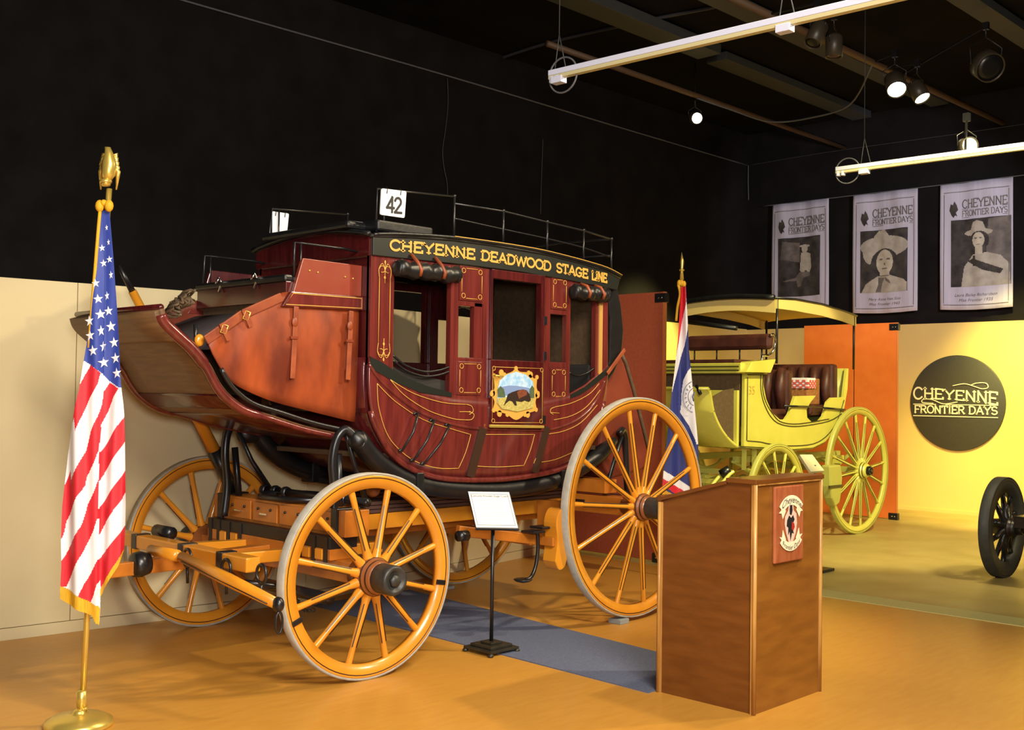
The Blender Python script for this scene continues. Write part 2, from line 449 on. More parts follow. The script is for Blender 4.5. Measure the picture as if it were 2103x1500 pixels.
mb = MB(); mb.bx(-9, 11.9, -9, 4.2, 6.0, 6.15); struct('ceiling', mb, K['ceil'], 'black ceiling')
mb = MB(); mb.bx(-9.15, -9, -9, 4.1, 0, 6.1); struct('wall_left', mb, K['black_wall'], 'black wall on the left')
mb = MB(); mb.bx(-9, 11.9, -9.15, -9, 0, 6.1); struct('wall_front', mb, K['black_wall'], 'black wall behind the viewer')

# cream exhibit partition: two flat panels that meet at a shallow fold
def partition(name, a, b, h, label, n):
    A = Vector((a[0], a[1], 0)); B = Vector((b[0], b[1], 0)); d = (B-A).normalized(); nn = Vector((-d.y, d.x, 0))
    root = thing('partition_wall', label, 'partition', tuple(A))
    for i in range(n):
        p = A+(B-A)*(i/n)+d*.002; q = A+(B-A)*((i+1)/n)-d*.002
        mb = MB(); mb.bar(p+nn*.03+Vector((0, 0, h/2+.04)), q+nn*.03+Vector((0, 0, h/2+.04)), .06, h-.08, bev_up)
        part('panel', mb, K['cream'], root, bev=.002)
    mb = MB(); mb.bar(A+nn*.028+Vector((0, 0, .038)), B+nn*.028+Vector((0, 0, .038)), .066, .076, bev_up)
    part('base_strip', mb, K['cream'], root, bev=.002)
bev_up = (0, 0, 1)
partition('wall', (-6.05, 1.833), (1.03, 1.167), 2.335, 'cream painted partition behind the front of the stagecoach', 4)
partition('wall', (1.035, 1.168), (4.7, 1.813), 2.335, 'cream painted partition behind the rear wheels of the stagecoach', 2)

# red-brown and orange folding panels
def folding_panel(label, x, y0, y1, h, m, seams):
    t = thing('display_panel', label, 'panel', (x, y0, 0))
    mb = MB(); mb.bx(x, x+.04, y0+.014, y1, .02, h); part('board', mb, m, t, bev=.003)
    mb = MB(); mb.bx(x-.002, x+.042, y0, y0+.014, .02, h); part('edge_strip', mb, K['redbrown_edge'], t)
    for z in (.05, h-.06):
        mb = MB(); mb.bx(x-.012, x+.05, y0-.02, y0+.11, z-.045, z+.045); cl = part('corner_bracket', mb, K['iron'], t, bev=.005)
        mb = MB()
        for yy in (y0+.02, y0+.06): mb.lathe([(.008, 0), (.008, .006), (.004, .008)], (x-.012, yy, z), (-1, 0, 0), 10)
        part('bolt', mb, K['silver'], cl)
    for y in seams:
        mb = MB(); mb.bx(x-.004, x, y, y+.008, .02, h); part('seam', mb, K['stripe'], t)
folding_panel('tall brick-red folding panel behind the rear wheel of the stagecoach', 4.75, .54, 1.83, 2.65, K['rpanel'], [])
folding_panel('tall bright orange folding panel behind the yellow carriage', 10.3, .762, 2.16, 2.665, K['orange'], [1.38])

# ceiling steel and pipes
def ceiling_bar(name, label, cat, a, b, w_, h_, m, round_=False):
    mb = MB()
    if round_: mb.tube([a, b], w_/2, 10)
    else: mb.bar(a, b, w_, h_)
    return solo(name, mb, m, label, cat, a, bev=0 if round_ else .004, group='ceiling pipes' if round_ else 'ceiling beams')
ceiling_bar('ceiling_beam', 'faint grey ceiling beam at the upper middle, above the white light track', 'beam', (2.6, 1.85, 5.9), (7.4, 1.85, 5.9), .34, .12, K['grey'])
ceiling_bar('ceiling_beam', 'faint grey ceiling beam running on towards the far corner', 'beam', (7.7, 1.95, 5.92), (11.6, 1.95, 5.92), .3, .1, K['grey'])
ceiling_bar('ceiling_beam', 'faint grey ceiling beam between the pipes at the upper right', 'beam', (5.6, .75, 5.92), (11.6, .75, 5.92), .26, .1, K['grey'])
ceiling_bar('ceiling_beam', 'faint grey ceiling beam in the top right corner', 'beam', (6.6, -1.2, 5.92), (11.6, -1.2, 5.92), .26, .1, K['grey'])
ceiling_bar('ceiling_pipe', 'thin brown ceiling pipe that carries the single lit spotlight', 'pipe', (4.9, 2.28, 5.5), (11.7, 2.28, 5.5), .07, .07, K['rust'], True)
ceiling_bar('ceiling_pipe', 'thin brown ceiling pipe that carries the cluster of spotlights', 'pipe', (5.0, 0, 5.5), (11.7, -.1, 5.5), .08, .08, K['rust'], True)
for x, y in ((6.4, 2.28), (9.6, 2.28)):
    pass
def wire(label, pts, r, m, name='hanging_wire', cat='wire'):
    mb = MB(); mb.tube(smooth_path(pts, 6), r, 6); return solo(name, mb, m, label, cat, pts[0])
wm = mat('grey_wire', (92, 92, 98), .5); wk = mat('dark_wire', (58, 56, 60), .5)
wire('long grey wire along the top of the black back wall', [(-3, 4.08, 5.5), (1.47, 4.08, 5.505), (5.0, 4.08, 5.52), (8.2, 4.08, 5.5), (11.8, 4.08, 5.483)], .011, wm)
wire('faint wire along the top of the black end wall', [(11.82, 4.08, 5.483), (11.82, 2.6, 5.5), (11.82, .3, 5.47), (11.82, -3, 5.45)], .006, wk)
wire('short wire hanging down in the far black corner', [(11.8, 4.06, 5.48), (11.8, 4.06, 5.2), (11.8, 4.05, 4.9)], .008, wm)
wire('wavy thin wire hanging on the black wall above the stagecoach roof', [(5.03,4.05,5.483),(5.045,4.05,5.157),(5.011,4.05,4.851),(4.969,4.05,4.575),(4.997,4.05,4.371),(5.049,4.05,4.199),(5.06,4.05,4.052)], .006, wk)
wire('thin straight wire hanging on the black wall right of the stagecoach seats', [(6.761,4.05,5.039),(6.749,4.05,4.678),(6.738,4.05,4.285),(6.734,4.05,4.024)], .006, wk)
wire('drooping cable between the single spotlight and the lamp cluster', [(7.75, 2.28, 5.47)]+[(8.126,2.013,5.35),(9.009,1.974,5.35),(9.186,1.49,5.35),(8.908,0.755,5.35)]+[(7.9, -.04, 5.47)], .012, wm, 'drooping_cable', 'cable')
wire('dark cable crossing the ceiling above the white light track', [(6.085,4.446,5.98),(5.999,3.324,5.98),(6.113,2.112,5.98),(6.313,0.966,5.98)], .02, wk, 'drooping_cable', 'cable')

# hanging white light tracks
def track(label, a, b, cable_at, lab2):
    t = thing('light_track', label, 'light track', a, 'hanging light tracks')
    A, B = Vector(a), Vector(b)
    mb = MB(); mb.bar(A, B, .055, .04); part('channel', mb, K['fixt'], t, bev=.003)
    mb = MB(); mb.bar(A-Vector((0, 0, .034)), B-Vector((0, 0, .034)), .045, .026); part('lower_rail', mb, mat('cream_enamel', (206, 196, 150), .45), t)
    d = (B-A).normalized()
    for k in (.01, .06):
        mb = MB(); mb.bar(A+d*k-Vector((0, 0, .05)), A+d*(k+.03)-Vector((0, 0, .05)), .05, .05); part('end_cap', mb, K['fixt'], t, bev=.004)
    for k in cable_at:
        p = A+d*k
        mb = MB(); mb.tube([p+d*.07, p+Vector((0, 0, .28))], .004, 6); mb.tube([p-d*.04, p+Vector((0, 0, .28))], .004, 6)
        mb.tube([p+Vector((0, 0, .28)), Vector((p.x, p.y, 5.98))], .004, 6)
        part('hanger', mb, K['grey'], t)
        mb = MB(); mb.bar(p-d*.05-Vector((0, 0, .06)), p+d*.05-Vector((0, 0, .06)), .07, .05); part('junction_box', mb, K['fixt'], t, bev=.004)
    c = A+d*.12+Vector((0, 0, -.03))
    mb = MB(); mb.tube([c+d*(.13*math.cos(a_))+Vector((0, 0, .13*math.sin(a_))) for a_ in [2*PI*i/28 for i in range(28)]], .007, 6, closed=True)
    part('cable_loop', mb, wm, t, label=lab2)
track('long white hanging light track at the top, a cable loop at its end', (1.986, -.442, 4.0), (2.125, -3.2, 4.0), [.08, 1.9], 'round loop of grey cable')
track('white hanging light track above the portrait banners', (6.476, -.362, 4.0), (6.63, -3.4, 4.0), [.3, 2.2], 'round loop of dark cable')

def spotlight(label, loc, d, L, r, lit, m=None, group='ceiling spotlights', hang=None):
    """a can lamp; loc is its front centre, d its pointing direction"""
    loc = Vector(loc); d = Vector(d).normalized()
    t = thing('spotlight', label, 'spotlight', tuple(loc), group)
    mb = MB(); mb.lathe([(.2*r, -L), (.75*r, -L*.97), (r, -L*.85), (r, 0), (.93*r, 0), (.9*r, -L*.3)], loc, d, 20); part('can', mb, m or K['can'], t)
    mb = MB(); mb.lathe([(r*.9, -.012), (r*.9, -.004), (r*.5, 0), (.001, .002)], loc-d*.01, d, 20); part('lens', mb, lit, t, label='bright lens' if lit is not K['iron'] else None)
    mb = MB(); side = d.cross(Vector((0, 0, 1)))
    side = side.normalized() if side.length > .05 else Vector((1, 0, 0))
    c = loc-d*L*.6; u = Vector((0, 0, 1))
    mb.tube([c+side*r*1.05, c+side*r*1.15+u*r*1.2, c+u*r*1.9, c-side*r*1.15+u*r*1.2, c-side*r*1.05], .006, 6); part('yoke', mb, K['iron'], t)
    mb = MB(); mb.tube([c+u*r*1.9, c+u*(r*1.9+.12), Vector(hang or (c.x, c.y, 5.98))], .012, 8); mb.bx(c.x-.025, c.x+.025, c.y-.03, c.y+.03, c.z+r*1.9+.08, c.z+r*1.9+.16); part('clamp', mb, K['iron'], t)
spotlight('single lit spotlight facing the viewer under the thin brown pipe', [(7.795,2.297,5.22)][0], (-.6, -.75, -.28), .2, .075, K['lamp'])
spotlight('dull tilted spotlight can left of its twin, under the ceiling pipe', [(5.713,-0.5,5.1)][0], (-.5, .1, -.9), .27, .085, K['iron'], hang=(5.7, -.01, 5.5))
spotlight('dull upright spotlight can right of its tilted twin', [(6.191,-0.474,5.08)][0], (-.05, 0, -1), .24, .085, K['iron'], hang=(6.0, -.01, 5.5))
spotlight('lit spotlight in the lamp cluster, glowing at its lower left rim', [(7.81,-0.384,5.1)][0], (-.45, -.35, -.62), .26, .11, K['lamp'], hang=(7.9, -.04, 5.5))
spotlight('lit spotlight hanging lowest in the lamp cluster on the right', [(8.172,-0.521,5.05)][0], (-.1, -.45, -.75), .24, .095, K['lamp'], hang=(8.2, -.045, 5.5))
spotlight('small dim round lamp sitting on the right-hand light track', [(6.627,-1.68,4.08)][0], (-.62, -.74, -.12), .12, .085, K['lamp_dim'], hang=(6.56, -1.66, 4.02))
spotlight('large dark unlit lamp cut by the right edge of the photo', [(7.998,-1.348,5.2)][0], (-.5, -.6, -.5), .2, .16, K['iron'], hang=(8.6, -.06, 5.5))

# ---------------------------------------------------------------- portrait banners
def banner(label, y0, z1, z0, wd, photo, caption, ph):
    def f(s_, t_, d=0): return (11.72-.02*math.sin(s_*9+ph)*(.35+.65*t_)-.008*math.sin(s_*23+t_*4)-d, y0-s_*wd, z0+t_*(z1-z0)-.02*math.sin(PI*s_)*(1-t_))
    t = thing('portrait_banner', label, 'banner', (11.72, y0, z1), 'portrait banners on the end wall')
    mb = MB(); mb.sheet([[f(i/30, j/20) for i in range(31)] for j in range(21)], .004)
    cl = part('cloth', mb, K['banner'], t)
    def g(l): return lambda a, b, d: f(a, b, .006+l*.002+d)
    # printed frame line
    mb = MB()
    for a, b, c, d in ((.05, .035, .95, .04), (.05, .93, .95, .935), (.05, .05, .058, .92), (.942, .05, .95, .92)):
        n = 12
        for i in range(n): poly2(mb, [(a+(c-a)*i/n, b), (a+(c-a)*(i+1)/n, b), (a+(c-a)*(i+1)/n, d), (a+(c-a)*i/n, d)] if c-a > .1 else [(a, b+(d-b)*i/n), (c, b+(d-b)*i/n), (c, b+(d-b)*(i+1)/n), (a, b+(d-b)*(i+1)/n)], g(0))
    part('printed_frame', mb, K['ph_m'], cl)
    mb = MB()
    stroke_text(mb, 'CHEYENNE', .3, .93, lambda s_, t_, d: f(s_, .80+t_*.065, .006+d), .12, .1, .002, .115)
    stroke_text(mb, 'FRONTIER DAYS', .3, .93, lambda s_, t_, d: f(s_, .735+t_*.045, .006+d), .12, .1, .002, .08)
    mb2 = MB(); 
    for zz in (.79, .722): poly2(mb2, [(.3, zz), (.93, zz), (.93, zz+.004), (.3, zz+.004)], g(0))
    part('printed_heading', mb, K['ph_m'], cl); part('printed_rule', mb2, K['ph_m'], cl)
    mb = MB(); poly2(mb, [(.13, .79), (.15, .84), (.18, .83), (.2, .86), (.23, .83), (.25, .79), (.22, .77), (.24, .74), (.21, .75), (.19, .73), (.16, .75)], g(1))
    part('printed_emblem', mb, K['ph_d'], cl)
    bgp = photo[0][2][1]; xs_ = [q[0] for q in bgp]; zs_ = [q[1] for q in bgp]
    NX, NZ = 96, 110; mb = MB(); mb.sm = True
    grid = [(min(xs_)+(max(xs_)-min(xs_))*i/NX, min(zs_)+(max(zs_)-min(zs_))*j/NZ) for j in range(NZ+1) for i in range(NX+1)]
    fs = []; mi = []
    for j in range(NZ):
        for i in range(NX):
            k = j*(NX+1)+i; c = ((grid[k][0]+grid[k+1][0])/2, (grid[k][1]+grid[k+NX+1][1])/2); m_ = 0
            for q, (nm, m, polys) in enumerate(photo):
                if q and any(inside(c, pl) for pl in polys[1:]): m_ = q
            fs.append((k, k+1, k+NX+2, k+NX+1)); mi.append(m_)
    mb.add([f(a, b, .006) for a, b in grid], fs); mb.m = mi
    part('printed_photo', mb, [q[1] for q in photo], cl, 'printed black-and-white photograph')
    if caption:
        c = caption
        mb = MB()
        for i, line in enumerate(c):
            m2 = font_mb(line, .1, lambda x, y, i=i: f(.5+x*.62, .105-i*.04+y*.32, .008), shear=.3); mb.add(m2.v, m2.f)
        part('printed_caption', mb, K['ph_m'], cl)
    return t
def clipx(q, a, b): return [(min(max(x, a), b), y) for x, y in q]
bg2 = [(.12, .17), (.86, .17), (.86, .69), (.12, .69)]
photo2 = [
 ('photo_background', K['ph_d'], [1, bg2]),
 ('photo_hat', K['ph_l'], [2, clipx(ell(.5, .55, .38, .09), .12, .86), ell(.33, .50, .17, .1), [(.3, .54), (.33, .64), (.4, .685), (.5, .69), (.57, .64), (.62, .56)]]),
 ('photo_hair', K['ph_d'], [3, ell(.5, .42, .21, .115), ell(.34, .37, .09, .06), ell(.66, .37, .09, .06)]),
 ('photo_shirt', K['ph_l'], [4, [(.14, .17), (.2, .24), (.38, .305), (.6, .31), (.8, .27), (.855, .24), (.855, .17)]]),
 ('photo_face', K['ph_f'], [5, [(.42, .31), (.58, .31), (.58, .4), (.42, .4)], ell(.5, .42, .135, .105)]),
 ('photo_features', K['ph_m'], [6.2, ell(.44, .445, .03, .008), ell(.56, .445, .03, .008), ell(.5, .372, .05, .009, 16, 180, 360), ell(.5, .405, .012, .01)]),
 ('photo_scarf', K['ph_m'], [7, [(.4, .3), (.5, .29), (.46, .24), (.44, .175), (.36, .175), (.4, .24)], [(.5, .3), (.58, .27), (.6, .24), (.52, .265)]]),
]
photo1 = [
 ('photo_background', K['ph_d'], [1, bg2]),
 ('photo_clouds', K['ph_m'], [2, [(.16, .5), (.5, .47), (.5, .64), (.2, .66)]]),
 ('photo_rider', K['ph_l'], [3, ell(.58, .585, .05, .035), ell(.58, .61, .09, .012), [(.5, .4), (.52, .55), (.58, .56), (.68, .54), (.7, .42), (.66, .37), (.6, .4), (.55, .36)]]),
 ('photo_horse', K['ph_m'], [4, [(.18, .3), (.42, .335), (.5, .385), (.66, .38), (.68, .35), (.56, .33), (.52, .26), (.46, .25), (.44, .31)]]),
]
photo3 = [
 ('photo_background', K['ph_d'], [1, [(.15, .18), (.98, .18), (.98, .71), (.15, .71)]]),
 ('photo_backdrop', K['ph_m'], [1.5, [(.62, .18), (.98, .18), (.98, .71), (.68, .7)]]),
 ('photo_hat', K['ph_l'], [2, [(.42, .6), (.46, .68), (.52, .695), (.6, .68), (.65, .61)], ell(.54, .6, .2, .028)]),
 ('photo_hair', K['ph_d'], [3, ell(.55, .535, .14, .075)]),
 ('photo_jacket', K['ph_l'], [4, [(.3, .18), (.34, .34), (.46, .43), (.66, .44), (.84, .41), (.95, .34), (.97, .18)]]),
 ('photo_face', K['ph_f'], [5, [(.5, .43), (.6, .43), (.6, .49), (.5, .49)], ell(.54, .54, .085, .062)]),
 ('photo_features', K['ph_m'], [6.2, ell(.505, .555, .02, .006), ell(.575, .555, .02, .006), ell(.54, .508, .03, .006, 12, 180, 360)]),
 ('photo_sash', K['ph_d'], [7, [(.38, .38), (.46, .4), (.88, .3), (.84, .265), (.6, .305)], [(.46, .42), (.5, .42), (.5, .34), (.46, .34)]]),
]
banner('portrait banner hanging leftmost, with a small standing figure in its dark photo', [(11.72,3.553,4.738)][0][1], 4.745, 2.95, 1.01, photo1, None, 0)
banner('portrait banner in the middle, showing a smiling woman in a wide light hat', [(11.72,2.137,4.734)][0][1], 4.735, 2.935, 1.01, photo2, ['Mary Anne Van Sise', 'Miss Frontier 1943'], 1.2)
banner('portrait banner hanging rightmost, showing a woman in a hat with a dark sash', [(11.72,0.782,4.733)][0][1], 4.73, 2.93, 1.01, photo3, ['Laura Bailey Richardson', 'Miss Frontier 1935'], 2.1)
wire('thin cord from which the three portrait banners hang', [(11.72, 3.72, 4.75), (11.72, 2.3, 4.745), (11.72, .5, 4.738), (11.72, -2, 4.73)], .008, wm, 'banner_cord', 'cord')

# ---------------------------------------------------------------- round wall sign
t = thing('wall_sign', 'large round dark sign with cream lettering on the golden end wall', 'sign', (11.78, .565, 1.587))
mb = MB(); mb.lathe([(.684, 0), (.684, .02), (.676, .024)], (11.798, .565, 1.587), (-1, 0, 0), 72); part('disc', mb, K['logo'], t)
def lf(s_, t_, d): return (11.772-d, s_, t_)
mb = MB()
def arch(u): return 1.63+.075*math.cos((u-.45)*3.0)-.03
stroke_text(mb, 'CHEYENNE', 0, 1, lambda a, b, d: lf(1.205-a*1.23, 1.61+.05*math.sin(PI*(.15+.8*a))-.05*a+b*(.15+.02*math.cos(2*PI*a)), d), .15, .12, .006, .125)
stroke_text(mb, 'FRONTIER DAYS', 0, 1, lambda a, b, d: lf(1.185-a*1.2, 1.435+b*.105, d), .17, .1, .006, .087)
part('lettering', mb, K['cream_ink'], t, label='cream words Cheyenne Frontier Days')
mb = MB()
for z0, a, b in ((1.555, 1.2, .86), (1.555, .72, -.02), (1.385, 1.2, -.02)): mb.bx(11.766, 11.772, b, a, z0, z0+.012)
mb.tube(smooth_path([(11.769, .62, 1.83), (11.769, .45, 1.86), (11.769, .3, 1.82), (11.769, .2, 1.79), (11.769, .12, 1.81), (11.769, .15, 1.87), (11.769, .28, 1.87), (11.769, .36, 1.84)], 6), .008, 6)
mb.tube(smooth_path([(11.769, .55, 1.6), (11.769, .75, 1.57), (11.769, .92, 1.63), (11.769, 1.05, 1.63), (11.769, 1.06, 1.585), (11.769, .9, 1.575)], 6), .008, 6)
part('flourish', mb, K['cream_ink'], t)

# ================================================================ the stagecoach
coach = thing('stagecoach', 'large mahogany stagecoach with tan leather boot, gilt lining and ochre running gear', 'stagecoach', (1.2, 0, 0))
K['strap_d'] = mat('dark_brown_leather', (128, 58, 38), .45, rgb2=(104, 44, 30), scale=4)
YB = .62
def gild(mb, pts, y, r=.0023):
    mb.tube([(x, y, z) for x, z in pts], r, 5)
def mir(s, y): return (y if s < 0 else -y)

def SY_(z): return .630-.035*max(0, (1.5-z)/.45)**2
belt_t = [(.2, 1.84), (.28, 1.811), (.36, 1.765), (.476, 1.71), (.66, 1.655), (.87, 1.616), (1.2, 1.6), (1.74, 1.6), (2.03, 1.635), (2.2, 1.70), (2.33, 1.775), (2.48, 1.85)]
bot = smooth_path([(.192, 1.84), (.192, 1.66), (.218, 1.5), (.281, 1.378), (.368, 1.272), (.52, 1.165), (.735, 1.093), (.98, 1.06), (1.37, 1.045), (1.75, 1.062), (2.03, 1.105), (2.2, 1.19), (2.34, 1.36), (2.43, 1.58), (2.48, 1.85)], 5)
bot = resample(bot, 61)
for s in (-1, 1):
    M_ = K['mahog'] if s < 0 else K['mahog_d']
    def pz(poly, y0, y1, mb):
        a, b = sorted((s*y0, s*y1)); mb.prism(poly, 'y', a, b)
    yi, yo = .575, .62
    # lower body: curved sheet between belt and bottom
    rows = []
    for k in range(9):
        u = k/8; row = []
        for i, (bx_, bz) in enumerate(bot):
            t_ = i/60; tx = .2+2.28*t_; tz = lerp_curve(belt_t, tx)
            x = bx_+(tx-bx_)*u; z = bz+(tz-bz)*u
            yy = SY_(z)
            row.append((x, s*yy, z))
        rows.append(row)
    mb = MB(); mb.sheet(rows, -.02*s)
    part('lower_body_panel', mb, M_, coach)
    # posts and rails
    for poly in ([(.2, 1.79), (.2, 2.47), (.385, 2.47), (.385, 1.74)],
                 [(.862, 1.60), (.862, 2.47), (.932, 2.47), (.932, 1.60)],
                 [(1.075, 1.86), (1.075, 2.235), (1.16, 2.235), (1.16, 1.86)],
                 [(1.148, 1.58), (1.148, 2.47), (1.214, 2.47), (1.214, 1.58)],
                 [(1.742, 1.58), (1.742, 2.47), (1.828, 2.47), (1.828, 1.58)],
                 [(2.0, 1.60), (2.0, 2.47), (2.045, 2.47), (2.045, 1.62)],
                 [(2.33, 1.75), (2.33, 2.47), (2.47, 2.45), (2.48, 1.82)],
                 [(.932, 2.205), (.932, 2.24), (1.15, 2.24), (1.15, 2.205)], [(.932, 1.838), (.932, 1.866), (1.15, 1.866), (1.15, 1.838)],
                 [(1.828, 2.205), (1.828, 2.24), (2.0, 2.24), (2.0, 2.205)], [(1.828, 1.822), (1.828, 1.862), (2.0, 1.862), (2.0, 1.822)],
                 [(.385, 2.385), (.385, 2.47), (.862, 2.47), (.862, 2.385)], [(2.045, 2.385), (2.045, 2.47), (2.33, 2.47), (2.33, 2.385)],
                 [(.92, 1.58), (.92, 1.62), (1.15, 1.62), (1.15, 1.58)], [(1.828, 1.57), (1.828, 1.6), (2.0, 1.6), (2.0, 1.57)]):
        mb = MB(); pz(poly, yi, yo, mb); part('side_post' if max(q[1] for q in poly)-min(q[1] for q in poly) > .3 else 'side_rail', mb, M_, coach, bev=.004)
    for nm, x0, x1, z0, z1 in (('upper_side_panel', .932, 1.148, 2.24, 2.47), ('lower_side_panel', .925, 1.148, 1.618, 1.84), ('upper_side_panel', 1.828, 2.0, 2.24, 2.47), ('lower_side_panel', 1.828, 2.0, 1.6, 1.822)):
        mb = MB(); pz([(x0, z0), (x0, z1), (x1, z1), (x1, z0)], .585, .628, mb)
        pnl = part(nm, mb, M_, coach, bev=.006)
        if s < 0:
            mb = MB(); i = .016; c = .016
            for (cx, cz) in ((x0+i+c, z0+i+c), (x1-i-c, z0+i+c), (x1-i-c, z1-i-c), (x0+i+c, z1-i-c)):
                gild(mb, ell(cx, cz, c, c, 12, 0, 360)+[(cx+c, cz)], -.630)
            a, b, c2, d = x0+i, x1-i, z0+i, z1-i
            for q in ([(a+.04, c2), (b-.04, c2)], [(a+.04, d), (b-.04, d)], [(a, c2+.04), (a, d-.04)], [(b, c2+.04), (b, d-.04)]): gild(mb, q, -.630)
            part('gilt_border', mb, K['gilt'], pnl)
    # door
    mb = MB()
    for poly in ([(1.214, 1.40), (1.214, 1.86), (1.742, 1.86), (1.742, 1.39)], [(1.214, 1.86), (1.214, 2.47), (1.226, 2.47), (1.226, 1.86)], [(1.704, 1.86), (1.704, 2.47), (1.742, 2.47), (1.742, 1.86)], [(1.226, 2.407), (1.226, 2.47), (1.704, 2.47), (1.704, 2.407)]):
        pz(poly, .59, .645, mb)
    door = part('door', mb, K['mahog_d'], coach, bev=.005)
    mb = MB(); mb.bar((1.2, s*.652, 1.412), (1.735, s*.652, 1.4), .016, .02); part('brass_sill', mb, K['brass'], door, bev=.004)
    mb = MB(); mb.tube([(1.235, s*.65, 1.752), (1.235, s*.672, 1.752), (1.30, s*.675, 1.745)], [.008, .007, .006], 8); part('door_handle', mb, K['brass'], door)
    for z in (2.15, 1.9, 1.45):
        mb = MB(); mb.bx(1.735, 1.758, min(s*.64, s*.652), max(s*.64, s*.652), z-.03, z+.03); part('hinge', mb, K['iron'], door)
    # letterboard
    top = [(.2, 2.584), (.36, 2.604), (.54, 2.62), (.86, 2.638), (1.2, 2.642), (1.5, 2.641), (1.76, 2.634), (2.13, 2.608), (2.42, 2.578), (2.6, 2.535)]
    mb = MB(); pz([(.2, 2.462), (1.0, 2.476), (1.5, 2.476), (2.0, 2.46), (2.46, 2.437), (2.56, 2.43)]+[(a, b) for a, b in reversed(top)], .57, .635, mb)
    lb = part('letterboard', mb, K['boardblk'], coach, bev=.004)
    mb = MB(); mb.tube(smooth_path([(a, s*.64, b+.006) for a, b in top], 3), .012, 6); part('roof_molding', mb, K['black'], lb)
    mb = MB(); mb.tube(smooth_path([(a, s*.652, b+.012) for a, b in top[3:]], 3), .003, 6); part('edge_highlight', mb, K['gilt'], lb)  # gold line stands in for the thin highlight along the roof molding
    def lf_(a, b, d):
        zb = lerp_curve([(.3, 2.507), (.7, 2.519), (1.2, 2.522), (1.6, 2.517), (2.0, 2.503), (2.45, 2.477)], a)
        return (a, s*(.6365+d), zb+b*.062)
    mb = MB()
    for word, xa, xb in (('CHEYENNE', .325, 1.06), ('DEADWOOD', 1.115, 1.81), ('STAGE', 1.862, 2.215), ('LINE', 2.255, 2.435)):
        if s < 0: stroke_text(mb, word, xa, xb, lf_, .235, .16, .002, .062)
        else: stroke_text(mb, word, 2.76-xb, 2.76-xa, lambda a, b, d: lf_(2.76-a, b, d), .235, .16, .002, .062)
    part('lettering', mb, K['gilt'], lb, label='gold serif words Cheyenne Deadwood Stage Line')
    # rolled leather curtains
    for x0, x1, z, st in ((.375, .875, 2.395, (.52, .72)), (2.03, 2.40, 2.375, (2.15, 2.31))):
        mb = MB(); n = 16
        mb.tube([(x0+(x1-x0)*i/n, s*(.655+.006*math.sin(i*1.9)), z-.0*i+.006*math.sin(i*1.3)) for i in range(n+1)], [.052+.007*math.sin(i*2.1+s) for i in range(n+1)], 14)
        for e in (x0, x1): mb.ball((e, s*.655, z), (.02, .05, .05))
        cu = part('rolled_curtain', mb, K['black'], coach, label='rolled black leather window curtain')
        for q in st:
            mb = MB()
            mb.tube([(q-.02, s*.64, z+(.10 if x0 < 1 else .068)), (q-.01, s*.69, z+.05), (q, s*.718, z), (q+.004, s*.70, z-.035)], .0125, 6)
            part('curtain_strap', mb, K['strap'], cu)
    # leather inside below windows, grab cords
    mb = MB(); a, b = sorted((s*.55, s*.572)); mb.prism([(.24, 1.60), (.24, 1.80), (.395, 1.80), (.60, 1.745), (.865, 1.71), (.865, 1.6)], 'y', a, b)
    part('window_sill_leather', mb, K['foil'], coach)
    mb = MB(); a, b = sorted((s*.622, s*.634)); mb.prism([(.195, 1.775), (.195, 1.845), (.28, 1.815), (.476, 1.722), (.66, 1.672), (.87, 1.632), (.87, 1.603), (.6, 1.63), (.4, 1.69)], 'y', a, b)
    part('belt_molding', mb, K['boardblk'], coach)
    mb = MB(); a, b = sorted((s*.622, s*.634)); mb.prism([(2.04, 1.602), (2.04, 1.63), (2.2, 1.69), (2.33, 1.765), (2.48, 1.85), (2.48, 1.80), (2.3, 1.70), (2.15, 1.63)], 'y', a, b)
    part('belt_molding', mb, K['boardblk'], coach)
    for z in (1.82, 1.79):
        mb = MB(); mb.tube(smooth_path([(.39, s*.61, z+.04), (.5, s*.60, z-.02), (.65, s*.60, z-.055), (.78, s*.6, z-.045), (.865, s*.61, z-.02)], 5), .008, 6); part('grab_cord', mb, K['black'], coach)
    mb = MB(); mb.tube(smooth_path([(2.05, s*.61, 1.79), (2.15, s*.6, 1.77), (2.25, s*.6, 1.79), (2.33, s*.61, 1.83)], 5), .007, 6); part('grab_cord', mb, K['black'], coach)
    # raised belt molding lower body
    belt2 = smooth_path([(0.185,1.799),(0.289,1.691),(0.466,1.576),(0.629,1.497),(0.839,1.436),(1.08,1.398),(1.239,1.393),(1.722,1.377),(1.927,1.395),(2.14,1.456),(2.314,1.571),(2.43,1.747)], 5)
    mb = MB(); mb.tube([(x, s*(SY_(z)+.001), z) for x, z in belt2], .010, 8); part('body_molding', mb, M_, coach)
    mb = MB(); mb.tube([(x, s*(.606 if z < 1.3 else .62), z) for x, z in bot[6:56]], .02, 8); part('bottom_molding', mb, M_, coach)
    # vertical battens on the lower body
    for xt, xb_, ww in ((1.155, 1.07, .035), (1.79, 1.70, .03)):
        mb = MB(); mb.bar((xt, s*.634, 1.40), (xb_, s*.606, 1.075), ww*2, .018, (0, s, 0)); part('body_batten', mb, K['batten'], coach)
    # iron strap bars
    for (p, q) in (([(0.559,1.497),(0.445,1.268)]), ([(0.695,1.453),(0.541,1.205)]), ([(0.83,1.424),(0.627,1.18)])):
        mb = MB(); mid = ((p[0]+q[0])/2+.012, (p[1]+q[1])/2)
        mb.tube([(p[0], s*.64, p[1]), (p[0], s*.665, p[1]), (mid[0], s*.672, mid[1]), (q[0], s*.648, q[1]), (q[0], s*.605, q[1])], .008, 8)
        for e in (p, q): mb.ball((e[0], s*.635, e[1]), (.02, .012, .012))
        part('iron_step_bar', mb, K['iron'], coach)

